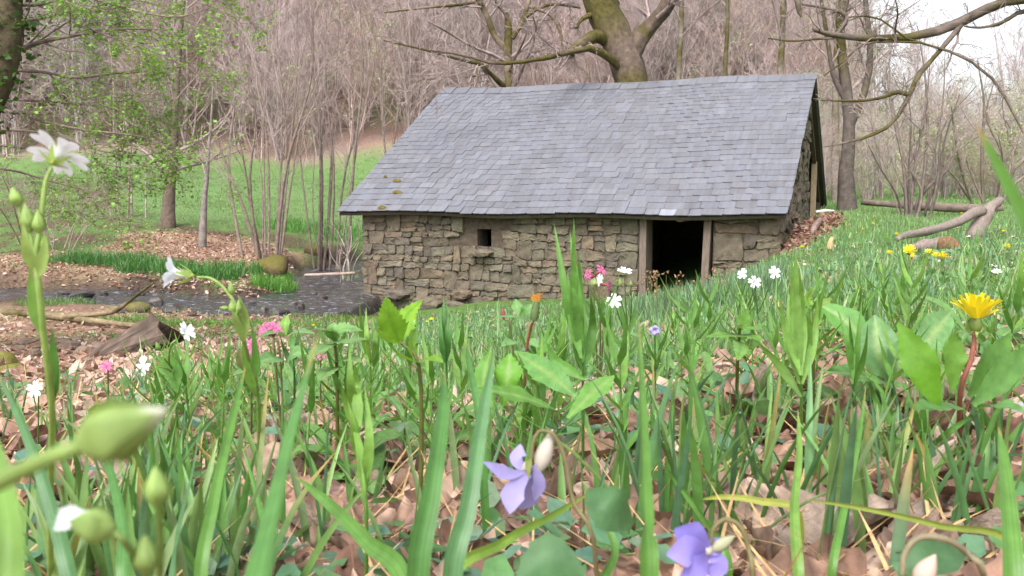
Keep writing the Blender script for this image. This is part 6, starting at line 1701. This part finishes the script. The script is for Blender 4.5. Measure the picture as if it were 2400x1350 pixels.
for px, py, w, lab in ((2086, 596, 24, 'small dandelion alone at the left end of the row before the log'), (2131, 590, 34, 'widest dandelion in the row in front of the torn log'), (2137, 603, 22, 'dandelion just below the widest one of the row'), (2177, 594, 25, 'dandelion under the torn log end, upper of the right cluster'), (2192, 601, 22, 'dandelion in the middle of the right cluster below the log'), (2208, 604, 32, 'dandelion at the right end of the row below the log'), (2360, 580, 22, 'dandelion above the stick at the right edge'), (1881, 580, 13, 'dandelion at the foot of the leaf heap beside the hut')):
    little('small_dandelion', lab, px, py, w, .038, DH, .1, GD)
for px, py, w in ((2100, 550, 14), (2046, 525, 10), (2023, 538, 9), (2050, 508, 8), (2125, 510, 7), (2254, 500, 7), (2352, 543, 11), (2080, 556, 6), (1012, 750, 14), (1000, 755, 9), (970, 748, 9), (1093, 743, 8), (1088, 772, 8), (1050, 772, 6), (735, 763, 8)):
    little('small_dandelion', 'tiny distant dandelion dotting the meadow grass', px, py, w, .036, DH, .08, 'distant dandelions')
for px, py, w, lab in ((2336, 638, 24, 'largest white daisy of the cluster near the right edge'), (2328, 624, 20, None), (2356, 637, 17, None), (2350, 644, 16, None), (2376, 630, 17, None), (2388, 636, 13, None), (2370, 634, 12, None), (2163, 630, 14, None), (2203, 628, 12, None), (2226, 632, 12, None), (2202, 611, 13, None), (2270, 555, 10, None), (2375, 555, 14, None), (1885, 620, 9, None)):
    little('daisy', lab or 'small white daisy in the meadow at the right', px, py, w, .022, WH, .05, 'daisies at the right')
# brown seed heads of field rush before the door
for k in range(22):
    px, py = rf.uniform(1500, 1700), rf.uniform(640, 690); d = rf.uniform(3.2, 4.6); C = P(px, py, d); gz_ = hz(C[0], C[1])
    b = np.array((C[0] + rf.normal() * .02, C[1], gz_)); pl = Plant('wood_rush', 'thin rush with a brown seed head before the doorway', b, 'plant', 'brown rushes before the doorway')
    pl.stem([b, (b + C) / 2 + rf.normal(size=3) * .01, C], .0011, .0008, (.20, .24, .08), k=4, n=6)
    hd = [ovoid(C + rf.normal(size=3) * .008, rf.normal(size=3) + [0, 0, 1], .016, .008, 6, 5, np.array((.28, .17, .10)) * rf.uniform(.7, 1.4)) for _ in range(4)]
    pl.part('seed_head', merge(hd), M_dry)

# --- foreground litter: single big leaves, then the mass beneath
def oak(seed):
    r = np.random.default_rng(seed); n = 15; ph = r.uniform(0, 6)
    curl = r.uniform(-1.4, 1.4); t = np.linspace(0, 1, 6)
    a = curl * (t - .5); x = np.cumsum(np.r_[0, np.cos(a[:-1])]) / 5; z = np.cumsum(np.r_[0, np.sin(a[:-1])]) / 5
    pth = np.c_[x - .5, r.normal() * .06 * t * (1 - t) * 4, z - z.mean()]
    lob = r.choice([.0, .18, .26])
    def wf(q): return .56 * max(.05, math.sin(math.pi * min(.98, q ** .85 + .03)) ** .8) * (1 + lob * math.sin(q * 21 + ph))
    g = strip(pth, wf, (0, 0, 1), n, 7, r.uniform(-.3, .3), r.uniform(-.7, .9), r.uniform(0, .35), 0, DRY[r.integers(len(DRY))] * r.uniform(.7, 1.25))
    V, Q, T, C = g
    C = C * (1 + .28 * r.normal(size=(len(C), 1))).clip(.5, 1.5); g = (V, Q, T, C)
    mid = strip(pth + np.array([0, 0, .004]), lambda q: .02, (0, 0, 1), n, 2, 0, 0, 0, 0, C[0] * 1.25)
    return merge([g, mid])
OAK = [mesh_np('fallen_leaf', *oak(300 + k), M_oak) for k in range(16)]
heroes = [(1790, 985, .085, 1.1, .5), (905, 1050, .12, .1, .35), (880, 1120, .11, 2.2, .2), (370, 1070, .09, 1.2, .7), (560, 1050, .09, .4, .6), (640, 1040, .08, 2.0, .4), (2080, 1080, .12, .7, .35), (2060, 1160, .12, 2.6, .2), (2190, 1150, .12, 1.6, .3), (2000, 1010, .09, .2, .3), (1640, 930, .08, .3, .3), (1260, 985, .08, 1.9, .3), (1240, 1290, .09, .5, .3), (500, 1290, .10, 1.0, .3), (620, 1310, .09, 2.6, .3), (740, 1320, .1, .2, .2), (120, 1310, .08, .7, .3), (1700, 1200, .07, .3, .2), (2260, 1060, .09, 1.4, .4), (2000, 1330, .09, .5, .3)]
LEAFLAB = ['pale curled dead leaf standing up right of the broad upright blade', 'large crumpled dead leaf behind the opening shoot in the centre', 'crumpled dead leaf below the large one in the centre', 'upright dead leaf right of the big blurred bud', 'dead leaf leaning left of the broad blurred blade', 'dead leaf just behind the broad blurred blade', 'broad flat dead leaf left of the stiff shoot at the right', 'flat dead leaf below the broad one at the right', 'dead leaf lying under the stiff shoot at the right', 'dead leaf behind the broad one at the right']
def put_leaf(px, py, size, yaw, tilt, lift=.012, lab=None):
    q = ground_hit(px, py)
    o = add('fallen_leaf', OAK[rf.integers(len(OAK))], None, Vector((q[0], q[1], hz(q[0], q[1]) + lift)), lab or 'curled pinkish-brown dead leaf lying among the front grass', 'leaf', 'dead leaves on the ground in front')
    o.scale = (size, size, size); o.rotation_euler = (rf.normal() * .2 + tilt, rf.normal() * .25, yaw)
for k, h_ in enumerate(heroes): put_leaf(*h_, lift=.02, lab=LEAFLAB[k] if k < 10 else None)
for k in range(135):
    py = 900 + 470 * rf.random() ** .8; px = rf.uniform(-60, 2460)
    if rf.random() < .35: px = rf.choice([rf.normal(900, 130), rf.normal(2090, 140), rf.normal(500, 120)])
    put_leaf(px, py, rf.uniform(.045, .10), rf.uniform(0, 6.28), rf.normal() * .25)
px, x, Y = polar_pts(4200, 1.1, 2.8, -250, 2650, 0)
parts = [litter(x, Y, rg.uniform(.02, .042, len(x)), .004)]
px, x, Y = polar_pts(1500, .40, 1.5, -300, 2700, 0)
for k in range(8):
    V, Q, T, C = oak(700 + k)
    xs_, ys_ = x[k::8], Y[k::8]; n = len(xs_)
    parts.append(scatter(V, Q, np.c_[xs_, ys_, HT(xs_, ys_) + rg.uniform(.002, .014, n)], rotM(rg.uniform(0, 6.3, n), rg.normal(size=n) * .28, rg.normal(size=n) * .28, rg.uniform(.035, .085, n)), rg.uniform(.65, 1.2, (n, 1)) * np.array([[1, .97, .95]]), C))
geo('near_leaf_litter', merge(parts), M_dry, kind='stuff', label='mat of small brown dead leaves under the front grass', cat='leaf litter')
# dry straw
px, x, Y = polar_pts(1500, .45, 3, -250, 2650, 0); n = len(x)
geo('dry_straw', blades(np.c_[x, Y, HT(x, Y) + .01], rg.uniform(.04, .10, n), rg.uniform(.0012, .003, n), rg.uniform(0, 6.28, n), rg.uniform(.9, 1.5, n), rg.normal(size=n) * .4, 3, np.array((.50, .33, .16))[None] * rg.uniform(.6, 1.3, (n, 1))), M_dry, kind='stuff', label='withered grass straws lying in the leaf litter', cat='straw')
# twigs
for lab, pts, w, c in (('dark twig lying at the bottom left of centre', [(700, 1235), (760, 1270), (810, 1310), (880, 1370)], .008, (.17, .125, .11)), ('reddish bud scale twig on the pale dead leaves', [(790, 1175), (830, 1190), (880, 1195)], .007, (.22, .10, .09)), ('pink bare stalk lying under the centre violet', [(1090, 1262), (1180, 1275), (1260, 1262), (1330, 1285), (1410, 1335)], .0052, (.60, .22, .24)), ('grey lichen-covered twig at the right edge', [(2330, 1040), (2390, 1000), (2470, 960)], .018, (.36, .38, .34))):
    pp = [ground_hit(a, c_) + np.array((0, 0, .018)) for a, c_ in pts]
    V, Q, T, C = capped(cr(pp, 12), np.full(12, w / 2) * np.linspace(1, .7, 12), 7, np.asarray(c, float), .08)
    geo('twig', (V, Q, T, C), M_bark, label=lab, cat='twig', origin=pp[0])

# --- the mass of front grass
def near_grass(n_cl, Y0, Y1, per, wr, hr, topmin, label, name, tint=None, p0=-200, p1=2600, seed=0, across=3):
    r = np.random.default_rng(seed)
    Yc = np.exp(r.uniform(math.log(Y0), math.log(Y1), n_cl)); pc_ = r.uniform(p0, p1, n_cl)
    k = np.repeat(np.arange(n_cl), per)
    x = (pc_[k] - 1200) / F * Yc[k] + r.normal(size=len(k)) * .018; Y = Yc[k] + r.normal(size=len(k)) * .02
    Y = np.maximum(Y, Y0 * .95); z = HT(x, Y); n = len(k)
    top = topmin + r.uniform(0, 1, n_cl)[k] * 230
    zcap = (440 - top) / F * Y
    h = np.clip(np.minimum(r.uniform(hr[0], hr[1], n), zcap - z), .03, .3)
    t = (gtint(n, r) if tint is None else tint[None] * r.uniform(.75, 1.25, (n, 1)))
    tip = np.where(r.random(n)[:, None] < .07, np.array([[.42, .24, .07]]), t)
    g = blades(np.c_[x, Y, z - .004], h, r.uniform(wr[0], wr[1], n), r.uniform(0, 6.28, n), np.abs(r.normal(size=n)) * .22, r.uniform(0, .8, n), 6, t, across=across, twist=r.normal(size=n) * .7, tipcol=tip)
    return geo(name, g, M_grass, kind='stuff', label=label, cat='grass')
near_grass(46, .52, 1.0, 6, (.0035, .0075), (.09, .17), 830, 'tufts of broad fresh grass in the front', 'front_grass', seed=1)
near_grass(140, .9, 2.2, 7, (.0022, .005), (.05, .11), 790, 'tufts of fresh grass behind the front plants', 'second_row_grass', seed=2)
near_grass(30, .58, 1.1, 7, (.004, .008), (.10, .2), 790, 'dense lush grass at the right front', 'right_front_grass', p0=1350, p1=2500, seed=3)
near_grass(16, .44, .6, 7, (.005, .008), (.12, .2), 930, 'dense dark grass clump at the lower left', 'left_front_grass', p0=60, p1=480, seed=4)
near_grass(240, 1.6, 3.4, 7, (.0022, .0045), (.025, .075), 770, 'grass in the middle distance before the meadow', 'third_row_grass', p0=700, p1=2600, seed=5, across=2)
# narrow-leaved shoots scattered through the front grass: five shapes, each copied
def shoot_geo(seed):
    r = np.random.default_rng(seed); g = []
    top = np.array((r.normal() * .008, r.normal() * .008, r.uniform(.085, .12)))
    g.append(tubes(cr([(0, 0, -.005), top * .5 + r.normal(size=3) * .002, top], 7)[None], np.linspace(.0014, .0009, 7)[None], 5, G3))
    for k in range(5):
        f = .25 + .18 * k; p = top * f; a = r.uniform(0, 6.28)
        for s_ in (0, 1):
            rd = np.array((math.cos(a + s_ * math.pi), math.sin(a + s_ * math.pi), 0)); L_ = r.uniform(.04, .065) * (1.1 - .3 * f); up_ = np.array((0, 0, 1.)) * (.55 + .4 * f)
            g.append(strip([p, p + (rd * .45 + up_ * .6) * L_ * .6, p + (rd * (1.0 - .55 * f) + up_) * L_], lens_w(r.uniform(.0055, .0085), .28), np.array((0, 0, 1.)) - rd * .6, 8, 3, .3, 0, 0, 0, (G1 if r.random() < .6 else G3) * r.uniform(.85, 1.2)))
    return merge(g)
SH = [mesh_np('leafy_shoot', *shoot_geo(900 + k), M_leaf) for k in range(6)]
rs2 = np.random.default_rng(44)
for k in range(135):
    Yk = math.exp(rs2.uniform(math.log(.8), math.log(2.3 if k < 95 else 4.5))); q = GP(rs2.uniform(300 if k < 95 else 1000, 2450), Yk)
    o = add('leafy_shoot', SH[k % 6], None, Vector(q), 'small narrow-leaved green shoot among the front grass', 'plant', 'small leafy shoots in the front grass')
    s_ = rs2.uniform(.75, 1.25) * (1 if Yk < 1.5 else .85); o.scale = (s_, s_, s_); o.rotation_euler = (rs2.normal() * .15, rs2.normal() * .15, rs2.uniform(0, 6.28))
# rosettes of broad leaves: four shapes, each copied
def rosette_geo(seed):
    r = np.random.default_rng(seed); g = []
    for k in range(r.integers(5, 8)):
        a = k * 2.4 + r.normal() * .3; rd = np.array((math.cos(a), math.sin(a), 0)); L_ = r.uniform(.045, .085); up_ = r.uniform(.25, .95)
        g.append(strip([(0, 0, 0), rd * L_ * .4 + [0, 0, L_ * .5 * up_], rd * L_ * .85 + [0, 0, L_ * .72 * up_], rd * L_ * 1.1 + [0, 0, L_ * .6 * up_]], lens_w(r.uniform(.016, .030), .58, .2), np.array((0, 0, 1.)) - rd * .4, 14, 7, .1, .15, r.uniform(.03, .16), r.choice([0, .05, .09]), np.array((.125, .25, .07)) * r.uniform(.75, 1.25), np.array((.19, .29, .11))))
    return merge(g)
RO = [mesh_np('broadleaf_rosette', *rosette_geo(950 + k), M_leaf) for k in range(6)]
for k in range(60):
    Yk = math.exp(rs2.uniform(math.log(.85), math.log(3.2))); q = GP(rs2.uniform(650, 2450), Yk)
    o = add('broadleaf_rosette', RO[k % 6], None, Vector(q), 'low rosette of broad green leaves among the front grass', 'plant', 'broad-leaved rosettes in the front grass')
    s_ = rs2.uniform(.65, 1.2); o.scale = (s_, s_, s_); o.rotation_euler = (rs2.normal() * .12, rs2.normal() * .12, rs2.uniform(0, 6.28))
# small ground-cover leaves in front
r = np.random.default_rng(8)
px, x, Y = polar_pts(2600, .5, 2.6, -200, 2600, 0); kk = fbm(x * 5, Y * 5, 123) > .46; x, Y = x[kk], Y[kk]; n = len(x)
tm = np.array([(0, 0, 0), (.3, -.3, .04), (.35, 0, -.02), (.3, .3, .04), (.72, -.27, .05), (.72, 0, 0), (.72, .27, .05), (1, 0, -.04)])
pos = np.c_[x, Y, HT(x, Y) + rg.uniform(.008, .045, n)]; M_ = rotM(rg.uniform(0, 6.3, n), rg.normal(size=n) * .4, rg.normal(size=n) * .5, rg.uniform(.012, .032, n)); t = gtint(n) * [.95, .95, 1.35]
a = scatter(tm, LQ, pos, M_, t); b_ = scatter(tm, LTR, pos, M_, t)
geo('ground_cover', (a[0], a[1], b_[2], a[3]), M_leaf, kind='stuff', label='small round green leaves creeping through the dead leaves', cat='herbs')
